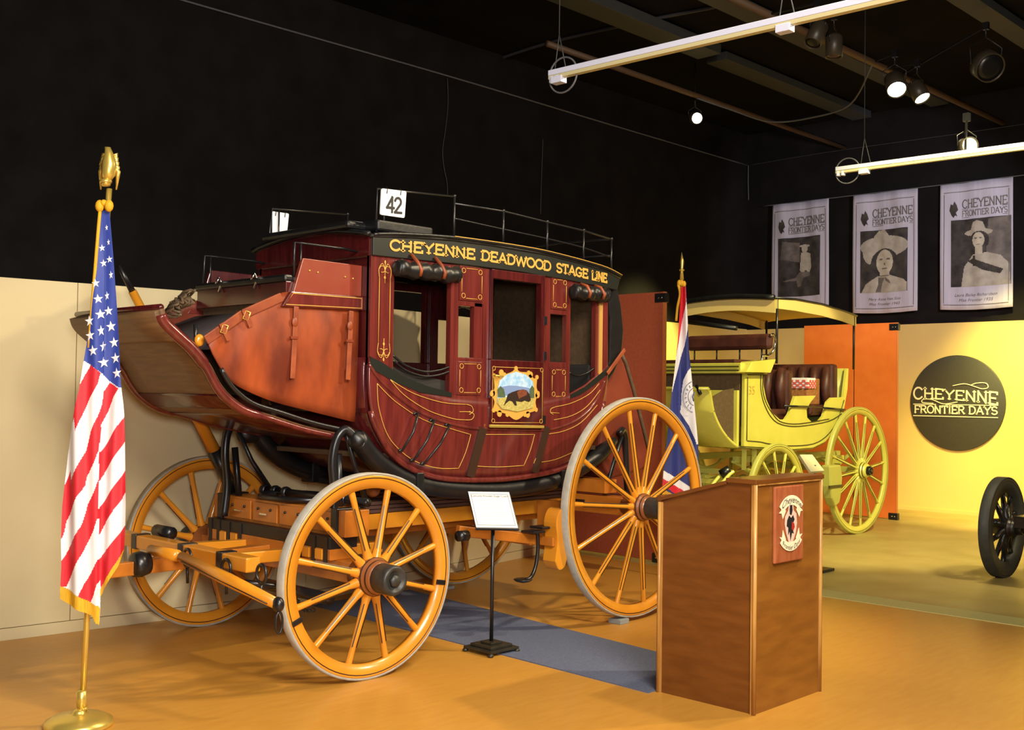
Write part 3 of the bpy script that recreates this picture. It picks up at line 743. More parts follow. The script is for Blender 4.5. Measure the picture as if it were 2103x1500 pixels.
# gilt lining of the near lower body
gy = -.64
def gpart(lst, name='gilt_lining', r=.0026, close=False, y=gy):
    mb = MB()
    for q in lst:
        q = smooth_path(q, 4) if len(q) > 2 else q
        mb.tube([(x, (-SY_(z)-.0035 if y == gy else y), z) for x, z in q], r, 5)
    return part(name, mb, K['gilt'], coach)
gpart([[(0.251,1.682),(0.265,1.542),(0.33,1.384),(0.429,1.283),(0.578,1.197),(0.769,1.146),(0.961,1.136)], [(0.961,1.136),(1.012,1.239),(1.049,1.357)], [(1.049,1.357),(0.856,1.401),(0.625,1.46),(0.423,1.558),(0.325,1.623),(0.251,1.682)]])
gpart([[(0.354,1.707),(0.541,1.625),(0.789,1.568),(1.005,1.556)], [(0.354,1.707),(0.469,1.612),(0.665,1.518),(0.877,1.464),(0.994,1.454)], [(1.005,1.556),(1.05,1.544),(1.064,1.511),(1.029,1.489)], [(0.994,1.454),(1.052,1.457),(1.073,1.489),(1.028,1.511)], [(0.941,1.508),(1.006,1.508),(1.06,1.502)]])
gpart([[(1.18,1.355),(1.422,1.351),(1.667,1.347)], [(1.667,1.347),(1.634,1.239),(1.582,1.132)], [(1.582,1.132),(1.332,1.131),(1.094,1.147)], [(1.094,1.147),(1.123,1.236),(1.18,1.355)]])
gpart([[(1.773,1.345),(1.969,1.366),(2.162,1.428),(2.343,1.556)], [(1.773,1.345),(1.729,1.236),(1.681,1.146)], [(1.681,1.146),(1.9,1.162),(2.138,1.225)]])
gpart([[(1.877,1.541),(2.056,1.57),(2.246,1.635),(2.362,1.716)], [(1.863,1.448),(2.058,1.478),(2.231,1.549),(2.38,1.673)], [(1.877,1.541),(1.831,1.527),(1.826,1.5),(1.857,1.486)], [(1.826,1.5),(1.92,1.496)]])
gpart([[(0.609,1.121),(0.86,1.072),(1.169,1.055),(1.497,1.047)]], r=.004, y=-.618)
# front post ornaments
mb = MB()
for x in (.262, .348):
    mb.tube([(x, -.624, 1.93), (x, -.624, 2.33)], .0025, 5)
for zc, sg in ((2.385, 1), (1.875, -1)):
    for sx in (-1, 1):
        mb.tube([(.305+sx*(.022+.022*math.cos(a_)), -.624, zc+sg*(.02*math.sin(a_))) for a_ in [i*PI/8 for i in range(0, 14)]], .0025, 5)
        mb.tube(smooth_path([(.305+sx*.043, -.624, 2.33 if sg > 0 else 1.93), (.305+sx*.048, -.624, zc), (.305+sx*.02, -.624, zc+sg*.035), (.305, -.624, zc-sg*.01)], 4), .0025, 5)
    mb.tube([(.305, -.624, zc+sg*.05), (.305, -.624, zc-sg*.085)], .0025, 5)
    mb.ball((.305, -.624, zc-sg*.05), (.008, .003, .01)); mb.ball((.305, -.624, zc+sg*.045), (.006, .003, .012))
part('post_ornament', mb, K['gilt'], coach)
# door border and painting
door = [o for o in coach.children if o.name.startswith('door')][0]
mb = MB()
P = [(1.231,1.816),(1.669,1.811),(1.647,1.402),(1.198,1.42)]
gild(mb, [(1.245, 1.81), (1.70, 1.81)], -.648); gild(mb, [(1.25, 1.435), (1.70, 1.43)], -.648)
gild(mb, [(1.228, 1.79), (1.228, 1.46)], -.648); gild(mb, [(1.722, 1.79), (1.722, 1.45)], -.648)
for cx, cz in ((1.238, 1.80), (1.712, 1.80), (1.238, 1.447), (1.712, 1.44)): gild(mb, ell(cx, cz, .014, .014, 12)+[(cx+.014, cz)], -.648)
part('gilt_border', mb, K['gilt'], door)
# mural: photo pixel outline converted to metres, centre (1.477, 1.63)
def mf(l): return lambda a, b, d: (a, -.646-l*.0015-d, b)
frame = [(1.338,1.759),(1.413,1.781),(1.451,1.805),(1.49,1.783),(1.578,1.778),(1.633,1.738),(1.663,1.749),(1.659,1.681),(1.675,1.637),(1.651,1.579),(1.658,1.521),(1.593,1.501),(1.545,1.487),(1.458,1.451),(1.371,1.488),(1.324,1.501),(1.24,1.518),(1.248,1.574),(1.219,1.626),(1.246,1.665),(1.24,1.75),(1.291,1.738)]
mb = MB(); poly2(mb, smooth_path(frame+frame[:1], 4)[:-1], mf(0), 0, .004)
for q_ in smooth_path(frame+frame[:1], 1)[:-1:2]: poly2(mb, ell(q_[0], q_[1], .016, .016, 12), mf(0), 0, .005)
for a, b, r in [(1.309,1.772),(1.598,1.765),(1.296,1.495),(1.574,1.487),(1.228,1.632),(1.671,1.623)] and [(q[0], q[1], .022) for q in [(1.309,1.772),(1.598,1.765),(1.296,1.495),(1.574,1.487),(1.228,1.632),(1.671,1.623)]]:
    poly2(mb, ell(a, b, r, r), mf(0), 0, .004)
part('painting_frame', mb, K['gilt'], door, label='gilt scrollwork frame of the door painting')
sc = [(1.29,1.719),(1.354,1.759),(1.449,1.782),(1.547,1.764),(1.617,1.718),(1.628,1.664),(1.629,1.589),(1.62,1.534),(1.464,1.508),(1.312,1.528),(1.269,1.567),(1.272,1.659)]
mb = MB(); poly2(mb, sc, mf(4)); part('painted_sky', mb, K['sky'], door)
mb = MB(); poly2(mb, [(1.278,1.62),(1.277,1.672),(1.38,1.687),(1.461,1.685),(1.549,1.676),(1.628,1.664),(1.629,1.613)], mf(5)); part('painted_hills', mb, K['hill'], door)
mb = MB(); poly2(mb, [(1.273,1.6),(1.358,1.607),(1.629,1.616),(1.629,1.589),(1.62,1.534),(1.464,1.508),(1.312,1.528),(1.269,1.567)], mf(6)); part('painted_grass', mb, K['grass'], door)
mb = MB(); poly2(mb, [(1.273,1.607),(1.268,1.659),(1.295,1.682),(1.328,1.66),(1.343,1.607)], mf(6.5)); poly2(mb, [(1.579,1.602),(1.583,1.663),(1.607,1.69),(1.628,1.67),(1.629,1.602)], mf(6.5)); part('painted_trees', mb, K['tree'], door)
mb = MB(); poly2(mb, [(1.326,1.548),(1.349,1.587),(1.367,1.627),(1.404,1.641),(1.462,1.655),(1.51,1.662),(1.549,1.656),(1.579,1.629),(1.595,1.589),(1.575,1.575),(1.531,1.585),(1.502,1.575),(1.444,1.581),(1.454,1.551),(1.435,1.551),(1.41,1.578),(1.382,1.584),(1.358,1.571)], mf(7.5)); part('painted_bison', mb, K['bison'], door)
mb = MB(); poly2(mb, [(1.452,1.641),(1.481,1.658),(1.52,1.662),(1.554,1.649),(1.55,1.622),(1.501,1.608),(1.472,1.595)], mf(8.5)); part('painted_bison_hump', mb, K['bison2'], door)

# body ends, underside, interior
mb = MB(); rows = [[(x+.01, y, z) for x, z in bot[:]] for y in [-.585+1.17*i/6 for i in range(7)]]
mb.sheet(rows, .02); part('body_underside', mb, K['mahog_d'], coach)
mb = MB(); mb.bx(.2, .23, -.6, .6, 1.5, 2.6); part('front_wall', mb, K['mahog_d'], coach)
mb = MB(); mb.bx(2.44, 2.47, -.6, .6, 1.5, 2.56); part('rear_wall', mb, K['dark_in'], coach)
mb = MB(); mb.bx(.3, 2.4, -.57, .57, 1.22, 1.25); part('body_floor', mb, K['dark_in'], coach)
for x0, x1, xb0, xb1 in ((.3, .68, .24, .32), (1.98, 2.38, 2.34, 2.42)):
    mb = MB(); mb.bx(x0, x1, -.55, .55, 1.5, 1.62); st_ = part('bench_cushion', mb, K['foil'], coach, bev=.03)
    mb = MB(); mb.bx(xb0, xb1, -.56, .56, 1.6, 1.86); part('bench_back', mb, K['foil'], coach, bev=.02)
# roof
rows = []
topc = [(.2, 2.59), (.54, 2.62), (.86, 2.638), (1.2, 2.642), (1.76, 2.634), (2.13, 2.608), (2.42, 2.578), (2.6, 2.535)]
for y in [-.64+1.28*i/16 for i in range(17)]:
    rows.append([(x-(.02 if x < .3 else 0), y, z+.045*(1-(y/.64)**2)) for x, z in topc])
mb = MB(); mb.sheet(rows, .02); part('roof', mb, K['black'], coach)
mb = MB()
n = 16
mb.prism([(-.62+1.24*i/n, 2.575+.06*(1-((-.62+1.24*i/n)/.62)**2)) for i in range(n+1)]+[(.62, 2.46), (-.62, 2.46)], 'x', .18, .2); part('front_header', mb, K['mahog_d'], coach)
mb = MB(); mb.tube([(.165, -.64+1.28*i/n, 2.59+.06*(1-((-.64+1.28*i/n)/.64)**2)) for i in range(n+1)], .016, 8); part('roof_front_edge', mb, K['black'], coach)
for y0, y1 in ((-.6, -.44), (.44, .6)):
    mb = MB(); mb.bx(.26, .72, y0, y1, 2.625, 2.695); part('roof_cushion', mb, K['black'], coach, bev=.015)
mb = MB(); mb.bx(.12, .3, -.48, .48, 2.635, 2.685); part('roof_seat_pad', mb, K['black'], coach, bev=.02)
# roof rails
for s in (-1, 1):
    yy = s*.575
    xs = [(.92, 2.926), (1.38, 2.888), (1.828, 2.867), (2.23, 2.852), (2.557, 2.823)]
    for k, (x, z) in enumerate(xs):
        zb = lerp_curve(topc, x); mb = MB(); mb.tube([(x, yy, zb), (x, yy, z)], .009, 8); mb.ball((x, yy, z+.004), .013); mb.lathe([(.02, 0), (.012, .02)], (x, yy, zb), (0, 0, 1), 12); part('rail_post', mb, K['iron'], coach)
    mb = MB(); mb.tube([(x, yy, z-(.045 if k == 0 else 0)) for k, (x, z) in enumerate(xs)], .008, 8)
    mb.tube(smooth_path([(x, yy, (z*.5+lerp_curve(topc, x)*.5)) for x, z in xs], 4), .006, 6); part('roof_rail', mb, K['iron'], coach)
    # front seat rail loops with number plates
    mb = MB(); mb.tube([(.27, yy, 2.62), (.27, yy, 2.885), (.92, yy, 2.926)], .008, 8); mb.tube([(.33, yy, 2.60), (.33, yy, 2.88)], .006, 8); part('seat_rail', mb, K['iron'], coach)
mb = MB(); mb.tube([(2.557, -.575, 2.823), (2.6, -.3, 2.84), (2.61, 0, 2.85), (2.6, .3, 2.84), (2.557, .575, 2.823)], .008, 8)
mb.tube([(2.557, -.575, 2.7), (2.6, 0, 2.72), (2.557, .575, 2.7)], .006, 8); part('rear_roof_rail', mb, K['iron'], coach)
mb = MB(); mb.tube([(.55, .1, 2.66), (.55, .1, 2.78)], .012, 8); part('roof_peg', mb, K['iron'], coach)

# driver's seat and boot (front)
prof = [(-1.095, 2.06), (-1.07, 2.005), (-.985, 1.935), (-.9, 1.868), (-.815, 1.775), (-.74, 1.66), (-.66, 1.585), (-.56, 1.53), (-.40, 1.487), (-.131, 1.415), (.214, 1.352)]
pr = smooth_path(prof, 5)
mb = MB(); mb.sheet([[(x, y, z) for x, z in pr] for y in (-.5, -.25, 0, .25, .5)], .03)
boot = part('boot_floor', mb, K['footb'], coach, label='worn brown curved footboard and boot floor')
mb = MB(); mb.sheet([[(x-.03, y, z-.012) for x, z in pr[:12]] for y in (-.50, -.2, .2, .515)], .032); part('toe_plank', mb, K['footb'], boot)
mb = MB(); mb.tube([(pr[0][0]-.012, -.49, pr[0][1]+.006), (pr[0][0]-.012, .52, pr[0][1]+.006)], .018, 8); part('plank_lip', mb, K['mahog_d'], boot)
for y0, y1, a, b in ((-.47, .47, 27, 34), (-.47, .47, 37, 50)):
    mb = MB(); mb.sheet([[(x-.012, y, z-.012) for x, z in pr[a:b]] for y in (y0, 0, y1)], .02); part('lower_board', mb, K['mahog_d'], boot)
for z0, z1 in ((1.90, 1.91), (1.74, 1.71), (1.57, 1.58)):
    k = min(range(len(pr)), key=lambda i: abs(pr[i][1]-z0)); x = pr[k][0]
    mb = MB(); mb.tube([(x-.02, -.5, pr[k][1]-.01), (x-.02, .5, pr[k][1]-.01)], .005, 6); part('board_joint', mb, K['dark_in'], boot)
for s in (-1, 1):
    mb = MB(); mb.tube([(x-.022, s*.492, z-.018) for x, z in pr[(9 if s > 0 else 2):]], [(.034 if z > 1.78 else .026 if z > 1.5 else .018) for x, z in pr[(9 if s > 0 else 2):]], 10)
    part('boot_side_rail', mb, K['mahog'], coach, label='thick red scrolled edge rail of the boot')
    mb = MB(); a, b = sorted((s*.525, s*.54)); mb.tube([(x+.03, s*.515, z+.02) for x, z in pr[22:]], .014, 8); part('boot_iron_edge', mb, K['iron'], coach)
    # leather side
    L = [(-0.843,1.919),(-0.616,2.064),(-0.426,2.163),(-0.327,2.204),(0.186,2.123),(0.189,1.794),(0.175,1.442),(-0.14,1.508),(-0.412,1.567),(-0.606,1.634),(-0.713,1.693),(-0.779,1.78),(-0.826,1.859)]
    rows = []
    tp = smooth_path([L[0], L[1], L[2], L[3], (-.05, 2.2), (.19, 2.2)], 4); bt = smooth_path([L[0], L[12], L[11], L[10], L[9], L[8], L[7], L[6]], 4)
    tp = resample(tp, 25); bt = resample(bt, 25)
    for i in range(25):
        rows.append([(tp[i][0]+(bt[i][0]-tp[i][0])*u/12, s*(.508+.022*math.sin(PI*u/12)*math.sin(PI*i/24)+.006*math.sin(i*1.1)*math.sin(PI*u/12)), tp[i][1]+(bt[i][1]-tp[i][1])*u/12) for u in range(13)])
    mb = MB(); mb.sheet(rows, .012*s); lp = part('leather_apron', mb, K['leather'] if s < 0 else K['strap_d'], coach, label='tan leather side flap of the boot')
    sp = [(-0.863,1.918),(-0.635,2.07),(-0.38,2.182)]
    mb = MB(); mb.bar((sp[0][0], s*.532, sp[0][1]-.02), (sp[1][0], s*.536, sp[1][1]-.015), .014, .055); mb.bar((sp[1][0], s*.536, sp[1][1]-.015), (sp[2][0], s*.532, sp[2][1]-.012), .014, .055)
    part('rolled_edge', mb, K['strap'], lp, bev=.006)
    for q in [(-0.762,1.965),(-0.622,2.048)]:
        mb = MB(); c = Vector((q[0], s*.552, q[1])); r_ = .026
        mb.tube([c+Vector((r_*a_, 0, r_*b_)) for a_, b_ in ((-.9, -.7), (.3, -1), (.9, .7), (-.3, 1))], .005, 6, closed=True); mb.tube([c+Vector((-.02, 0, 0)), c+Vector((.02, 0, 0))], .004, 6)
        part('buckle', mb, K['brass'], lp)
        mb = MB(); mb.bar(c+Vector((-.02, 0, .03)), c+Vector((.03, 0, -.06)), .008, .03, (1, 0, .3)); part('buckle_strap', mb, K['strap'], lp)
    for xa in (-.309, .09):
        mb = MB(); mb.bar((xa+.02, s*.548, 2.12), (xa, s*.552, 1.70), .010, .034, (1, 0, 0)); part('hanging_strap', mb, K['strap'], lp, bev=.003)
        mb = MB(); mb.bx(xa-.022, xa+.03, min(s*.55, s*.562), max(s*.55, s*.562), 1.93, 1.945); part('strap_loop', mb, K['leather'], lp)
        mb = MB(); mb.ball((xa+.01, s*.552, 2.03), (.022, .010, .03)); part('strap_keeper', mb, K['strap'], lp)
    # seat side boards
    mb = MB(); a, b = sorted((s*.515, s*.55)); mb.prism([(-.388, 2.115), (-.325, 2.205), (.2, 2.212), (.2, 2.13)], 'y', a, b); sb = part('seat_riser_panel', mb, K['mahog'], coach, bev=.004)
    mb = MB(); q = [(-.365, 2.128), (-.315, 2.195), (.185, 2.202), (.185, 2.14)]; mb.tube([(x, s*.552, z) for x, z in q], .003, 5, closed=True); part('gilt_border', mb, K['gilt'], sb)
    mb = MB(); a, b = sorted((s*.50, s*.53)); mb.prism([(-.30, 2.20), (-.235, 2.41), (.2, 2.405), (.2, 2.215)], 'y', a, b); sd = part('seat_side_board', mb, K['redpanel'] if s < 0 else K['mahog_d'], coach, bev=.004)
    for x, z in ((-.19, 2.34), (-.13, 2.335), (.07, 2.325), (.13, 2.32)):
        mb = MB(); mb.ball((x, s*.532, z), .006); part('nail_head', mb, K['brass'], sd)
    mb = MB(); mb.tube([(-.28, s*.505, 2.30), (-.28, s*.505, 2.50), (-.235, s*.505, 2.50), (.08, s*.505, 2.50), (.2, s*.505, 2.49)], .008, 8)
    mb.tube([(-.235, s*.505, 2.30), (-.235, s*.505, 2.50)], .007, 8); part('arm_rail', mb, K['iron'], coach)
mb = MB(); mb.bx(-.33, .2, -.5, .5, 2.15, 2.27); part('driver_seat_box', mb, K['mahog_d'], coach, bev=.004)
mb = MB(); mb.bx(-.345, .18, -.505, .505, 2.265, 2.31); part('driver_seat_cushion', mb, K['black'], coach, bev=.015)
for y in (-.2, .2):
    mb = MB(); mb.tube([(-.37, y, 2.29), (-.355, y, 2.33), (-.33, y, 2.3), (-.35, y, 2.24)], .009, 8); part('seat_catch', mb, K['silver'], coach)
mb = MB(); mb.bx(-.3, .2, -.47, .47, 1.6, 2.16); part('boot_inner_box', mb, K['dark_in'], coach)
mb = MB(); mb.sheet([[(-.8, y, 1.86), (-.7, y, 1.95), (-.55, y, 2.02), (-.35, y, 2.1)] for y in (-.48, 0, .48)], .01); part('apron_cloth', mb, mat('slate_cloth', (70, 60, 62), .8), coach)
mb = MB(); mb.tube([(-.87, -.43, 1.99), (-.86, -.43, 1.85)], .012, 8); part('foot_lever', mb, K['iron'], coach)
mb = MB(); mb.ball((-.865, -.47, 1.90), (.03, .02, .035)); part('brake_pad', mb, K['yellow'], coach)
mb = MB()
for k in range(9):
    mb.tube([(-1.0+.012*k+.03*math.cos(a_), -.42+.05*math.sin(a_*2+k), 2.05+.012*k+.03*math.sin(a_)) for a_ in [i*PI/5 for i in range(10)]], .008, 5, closed=True)
part('rein_coil', mb, K['dark_in'], coach, label='small coil of dark rope')

# lever rod on the far side
pts_ = [(-0.759,0.72,2.408),(-0.592,0.72,2.138),(-0.405,0.72,1.835),(-0.21,0.72,1.485),(-0.051,0.72,1.222),(0.105,0.72,0.935)]
mb = MB(); pm_ = tuple(a*.42+b*.58 for a, b in zip(pts_[0], pts_[1])); mb.tube([pts_[0], pm_], [.014, .022], 8); part('lever_handle', mb, K['iron'], coach)
mb = MB(); mb.tube([pm_, pts_[4]], [.026, .042], 10); part('brake_lever', mb, K['yellow'], coach)
mb = MB(); mb.tube([pts_[4], pts_[5]], [.05, .04], 10); part('lever_socket', mb, K['iron'], coach)

# front and rear stands with leather thoroughbraces
def brace_path(y):
    f_ = [(0.179,-0.56,1.333),(0.264,-0.56,1.242),(0.42,-0.56,1.137),(0.622,-0.56,1.055),(0.917,-0.56,1.002),(1.369,-0.56,0.969),(1.76,-0.56,0.983),(2.071,-0.56,1.035),(2.372,-0.56,1.142),(2.642,-0.56,1.283)]
    return [(q[0], y, q[2]) for q in f_]
for s in (-1, 1):
    y = s*.56
    bp_ = [(.03 if s > 0 else .12, y, 1.38)]+[(.1 if s > 0 else .17, y, 1.33)]+brace_path(y)
    bp_ = smooth_path(bp_, 4)
    mb = MB(); sm = .13
    rows = []
    for i, q in enumerate(bp_):
        a = Vector(bp_[max(i-1, 0)]); b = Vector(bp_[min(i+1, len(bp_)-1)]); d = (b-a).normalized(); nrm = Vector((-d.z, 0, d.x))
        t_ = i/(len(bp_)-1); h = .035+.035*min(1, t_*9)*min(1, (1-t_)*9)
        c = Vector(q); ww = .055
        rows.append([c+nrm*h+Vector((0, ww, 0)), c+nrm*h-Vector((0, ww, 0)), c-nrm*h-Vector((0, ww, 0)), c-nrm*h+Vector((0, ww, 0)), c+nrm*h+Vector((0, ww, 0))])
    mb = MB(); nb = len(bp_)
    mb.tube(bp_, [min(.062, .022+.014*i, .03+.012*(nb-1-i)) for i in range(nb)], 14); br = part('thoroughbrace', mb, K['black'], coach, label='thick black leather strap carrying the body')
    for k in (20, len(bp_)-10):
        q = bp_[k]; mb = MB(); mb.bx(q[0]-.03, q[0]+.03, y-.068, y+.068, q[2]-.068, q[2]+.068); part('brace_clip', mb, K['black'], br, bev=.006)
    # front stand
    dx = 0 if s > 0 else .10
    fp = [(-.09+dx, s*.52, .80), (-.07+dx, s*.52, 1.0), (-.09+dx, s*.52, 1.2), (-.07+dx, s*.53, 1.34), (-.015+dx, s*.54, 1.4), (.03+dx, s*.56, 1.37)]
    mb = MB(); mb.tube(smooth_path(fp, 5), .028, 10); part('front_stand', mb, K['iron'], coach)
    mb = MB(); mb.tube([(0+dx, s*.53, 1.38), (.1+dx, s*.5, 1.16), (.22+dx, s*.45, .96)], [.014, .016, .02], 8); part('stand_brace', mb, K['iron'], coach)
    mb = MB(); mb.tube([(-.03+dx, s*.5, 1.25), (.0+dx, s*.48, .9)], .022, 8); part('stand_leg', mb, K['iron'], coach)
    mb = MB(); mb.tube(smooth_path([(2.9, s*.5, .78), (2.86, s*.5, 1.1), (2.82, s*.52, 1.3), (2.76, s*.54, 1.36), (2.7, s*.56, 1.33)], 4), .028, 10); part('rear_stand', mb, K['iron'], coach)
    mb = MB(); mb.tube([(2.79, s*.52, 1.33), (2.68, s*.5, 1.05), (2.6, s*.48, .8)], .018, 8); part('rear_stand_brace', mb, K['iron'], coach)

# wheels
def make_wheel(root, name, label, c, R, n, yaw, out, phase, mats, felloe=.072, tw=.05, hubR=.11, capR=.085, capL=.13, spoke=(.026, .018), dish=.03):
    """out = -1: outer face towards -y; +1 towards +y. mats = rim, tyre, hub, cap, spoke, stripe"""
    rim, tyre, hubm, capm, spm, strm = mats
    r0 = R-.013; o = out
    mb = MB(); hw = tw/2
    ctr = Vector(c)-OFF[root.name]
    mb.lathe([(r0, -hw), (r0, hw), (r0-.01, hw), (r0-felloe, hw*.75), (r0-felloe, -hw*.75), (r0-.01, -hw), (r0, -hw)], (0, 0, 0), (0, o, 0), 72, cap=False)
    wh = part(name, mb, rim, root, label, local=True, loc=tuple(ctr), rot=(0, 0, yaw))
    mb = MB(); mb.lathe([(R, -hw), (R, hw), (r0, hw+.002), (r0, -hw-.002), (R, -hw)], (0, 0, 0), (0, o, 0), 72, cap=False); part('tyre', mb, tyre, wh, local=True)
    mb = MB()
    for rr in (r0-.014,):
        mb.lathe([(rr, hw+.0005), (rr-.005, hw+.0015), (rr-.006, hw-.002)], (0, 0, 0), (0, o, 0), 72, cap=False)
        mb.lathe([(rr, -hw-.0005), (rr-.005, -hw-.0015), (rr-.006, -hw+.002)], (0, 0, 0), (0, o, 0), 72, cap=False)
    part('rim_stripe', mb, strm, wh, local=True)
    # hub
    hp = [(hubR*.62, -.13), (hubR*.78, -.12), (hubR*.85, -.06), (hubR*.98, -.05), (hubR, -.03), (hubR, .035), (hubR*.96, .05), (hubR*.88, .055), (hubR*.86, .085), (hubR*.8, .09), (hubR*.76, .1)]
    mb = MB(); mb.lathe([(r_, h_+dish) for r_, h_ in hp], (0, 0, 0), (0, o, 0), 32); hb_ = part('hub', mb, hubm, wh, local=True)
    mb = MB()
    for r_, h_ in ((hubR*1.012, -.018), (hubR*.985, .038), (hubR*.875, .068)): mb.lathe([(r_-.004, h_+dish-.007), (r_+.002, h_+dish-.005), (r_+.002, h_+dish+.005), (r_-.004, h_+dish+.007)], (0, 0, 0), (0, o, 0), 32, cap=False)
    part('hub_band', mb, strm, wh, local=True)
    mb = MB()
    h0 = .095+dish
    mb.lathe([(capR*.9, h0-.01), (capR, h0), (capR, h0+capL*.85), (capR*.92, h0+capL), (capR*.7, h0+capL), (capR*.64, h0+capL-.012), (.001, h0+capL-.012)], (0, 0, 0), (0, o, 0), 32)
    mb.lathe([(capR*.45, h0+capL-.012), (capR*.4, h0+capL+.004), (.001, h0+capL+.006)], (0, 0, 0), (0, o, 0), 6)
    part('hub_cap', mb, capm, wh, local=True)
    # spokes share one mesh, laid along +x
    mb = MB(); a0 = hubR*.9; a1 = r0-felloe+.006
    k = [(a0, spoke[0]*1.15, spoke[0]*1.3), (a0+.06, spoke[0]*.8, spoke[0]), (a0+.16, spoke[0]*.72, spoke[0]*.85), (a1-.1, spoke[1]*.95, spoke[1]), (a1, spoke[1]*1.1, spoke[1]*1.15)]
    N_ = 10; vs = []
    for x, rz, ry in k:
        yo_ = o*dish*(1-(x-a0)/(a1-a0))
        vs += [(x, yo_+ry*math.sin(2*PI*j/N_), rz*math.cos(2*PI*j/N_)) for j in range(N_)]
    mb.sm = True
    mb.add(vs, [(i*N_+j, i*N_+(j+1) % N_, (i+1)*N_+(j+1) % N_, (i+1)*N_+j) for i in range(len(k)-1) for j in range(N_)])
    mb.sm = False; mb.mi = 1
    for zz in (1, -1):
        pp = []
        for x, rz, ry in k[1:4]: pp.append((x, rz, ry, o*dish*(1-(x-a0)/(a1-a0))))
        vs = []
        for x, rz, ry, yo_ in pp: vs += [(x, yo_+o*ry*.72-.0035, zz*rz*.78), (x, yo_+o*ry*.72+.0035, zz*rz*.78), (x, yo_+o*ry*.72, zz*rz*.74+zz*.006)]
        mb.add(vs, [(i*3+j, i*3+(j+1) % 3, (i+1)*3+(j+1) % 3, (i+1)*3+j) for i in range(len(pp)-1) for j in range(3)])
    me = build(mb, [spm, strm], 'spoke')
    for i in range(n):
        sp_ = raw('spoke', me, wh, (0, 0, 0), (0, -math.radians(phase+360*i/n), 0))
    return wh
WM = (K['yellow'], K['tire'], K['hub'], K['worn'], K['yellow'], K['stripe'])
AL = -.0369
c_, s_ = math.cos(AL), math.sin(AL)
for o, lab in ((-1, 'near front wheel'), (1, 'far front wheel')):
    yy = o*.94
    wh = make_wheel(coach, 'front_wheel', lab, (-s_*yy, c_*yy, .585), .585, 12, AL, o, 15, WM, felloe=.075, tw=.058)
    # tyre bolts plate
    for a_, in ((-10,), (202,)):
        mb = MB(); ca, sa = math.cos(math.radians(a_)), math.sin(math.radians(a_))
        mb.bar((.49*ca, o*.028, .49*sa), (.56*ca, o*.028, .56*sa), .03, .01, (0, 1, 0)); part('clip_plate', mb, K['iron'], wh, local=True, bev=.004)
for o, lab in ((-1, 'near rear wheel'), (1, 'far rear wheel')):
    wh = make_wheel(coach, 'rear_wheel', lab, (2.431, o*.94, .799+.022), .797, 14, 0, o, 98, WM, felloe=.075, tw=.058, hubR=.10, capR=.078, capL=.16, spoke=(.024, .017))
# axles and running gear
def ybox(name, x0, x1, y0, y1, z0, z1, m, label=None, bev=.004, par=None):
    mb = MB(); mb.bx(x0, x1, y0, y1, z0, z1); return part(name, mb, m, par or coach, label, bev)
ybox('front_axle', -.05, .05, -.86, .86, .52, .64, K['yellow_d'])
bol = ybox('front_bolster', -.04, .14, -.72, .72, .775, .93, K['yellow_d'], 'ochre front bolster with drawer-like panels')
for k, yy in enumerate((.40, .10, -.20, -.50)):
    mb = MB(); mb.bx(-.052, -.04, yy-.135, yy+.135, .795, .915); bp2 = part('bolster_panel', mb, K['yellow_d'], bol, bev=.004)
mb = MB()
for yy in (.40, .10, -.20, -.50):
    for d in (-.07, .07): mb.ball((-.056, yy+d, .875), .009)
part('panel_studs', mb, K['iron'], bol)
mb = MB()
for yy in (.40, .10): mb.bx(-.066, -.05, yy-.04, yy+.04, .84, .85)
part('panel_pulls', mb, K['silver'], bol)
ybox('bolster_strap', -.056, .15, .60, .66, .76, .94, K['iron'])
ybox('bolster_strap', -.056, .15, -.66, -.60, .76, .94, K['iron'])
for z0, z1, m in ((.705, .775, K['black']), (.64, .705, K['yellow_d'])):
    ybox('axle_block', -.1, .1, -.66, .70, z0, z1, m)
for yy in (-.62, -.5, -.36, -.22, .3, .44, .56, .66): ybox('axle_strap', -.106, -.1, yy-.018, yy+.018, .60, .775, K['black'], bev=0)
for yy in (-.56, -.43, .37, .5): ybox('axle_panel', -.112, -.1, yy-.035, yy+.035, .64, .70, K['yellow'], bev=.003)
mb = MB(); mb.tube([(.12+.2*math.cos(i*PI/16), .28*math.sin(i*PI/16), .955) for i in range(32)], .018, 8, closed=True); part('fifth_wheel', mb, K['iron'], coach)
mb = MB(); mb.tube([(.16, -.68, .965), (.16, .45, .965)], .026, 10)
for yy in (.42, .3, .18, -.3, -.45): mb.lathe([(.036, -.02), (.04, 0), (.036, .02)], (.16, yy, .965), (0, 1, 0), 12)
part('rocker_bar', mb, K['iron'], coach)
# splinter bar, hounds, tongue
ybox('splinter_bar', -.75, -.66, -.80, .82, .655, .735, K['yellow'], bev=.008)
ybox('splinter_strap', -.755, -.655, .42, .48, .65, .74, K['iron'])
ybox('splinter_strap', -.755, -.655, -.14, -.08, .65, .74, K['iron'])
ybox('splinter_strap', -.755, -.655, -.56, -.5, .65, .74, K['iron'])
for yy in (-.28, .28):
    mb = MB(); mb.bar((-.72, yy, .655), (.6, yy*.9, .62), .07, .07); part('hound_bar', mb, K['yellow'], coach, bev=.006)
mb = MB(); mb.bar((-1.32, .04, .60), (.1, 0, .63), .06, .075, w2=.09, h2=.09); part('tongue', mb, K['yellow_d'], coach, 'stub of the drawbar pointing forward', bev=.006)
mb = MB(); mb.lathe([(.05, -.05), (.07, -.04), (.075, 0), (.06, .05)], (-.93, .02, .625), (1, 0, 0), 16); part('tongue_clamp', mb, K['iron'], coach)
mb = MB(); mb.tube([(-.60, .45, .75), (-.60, .27, .75)], .04, 12); part('roller_bolt', mb, K['iron'], coach)
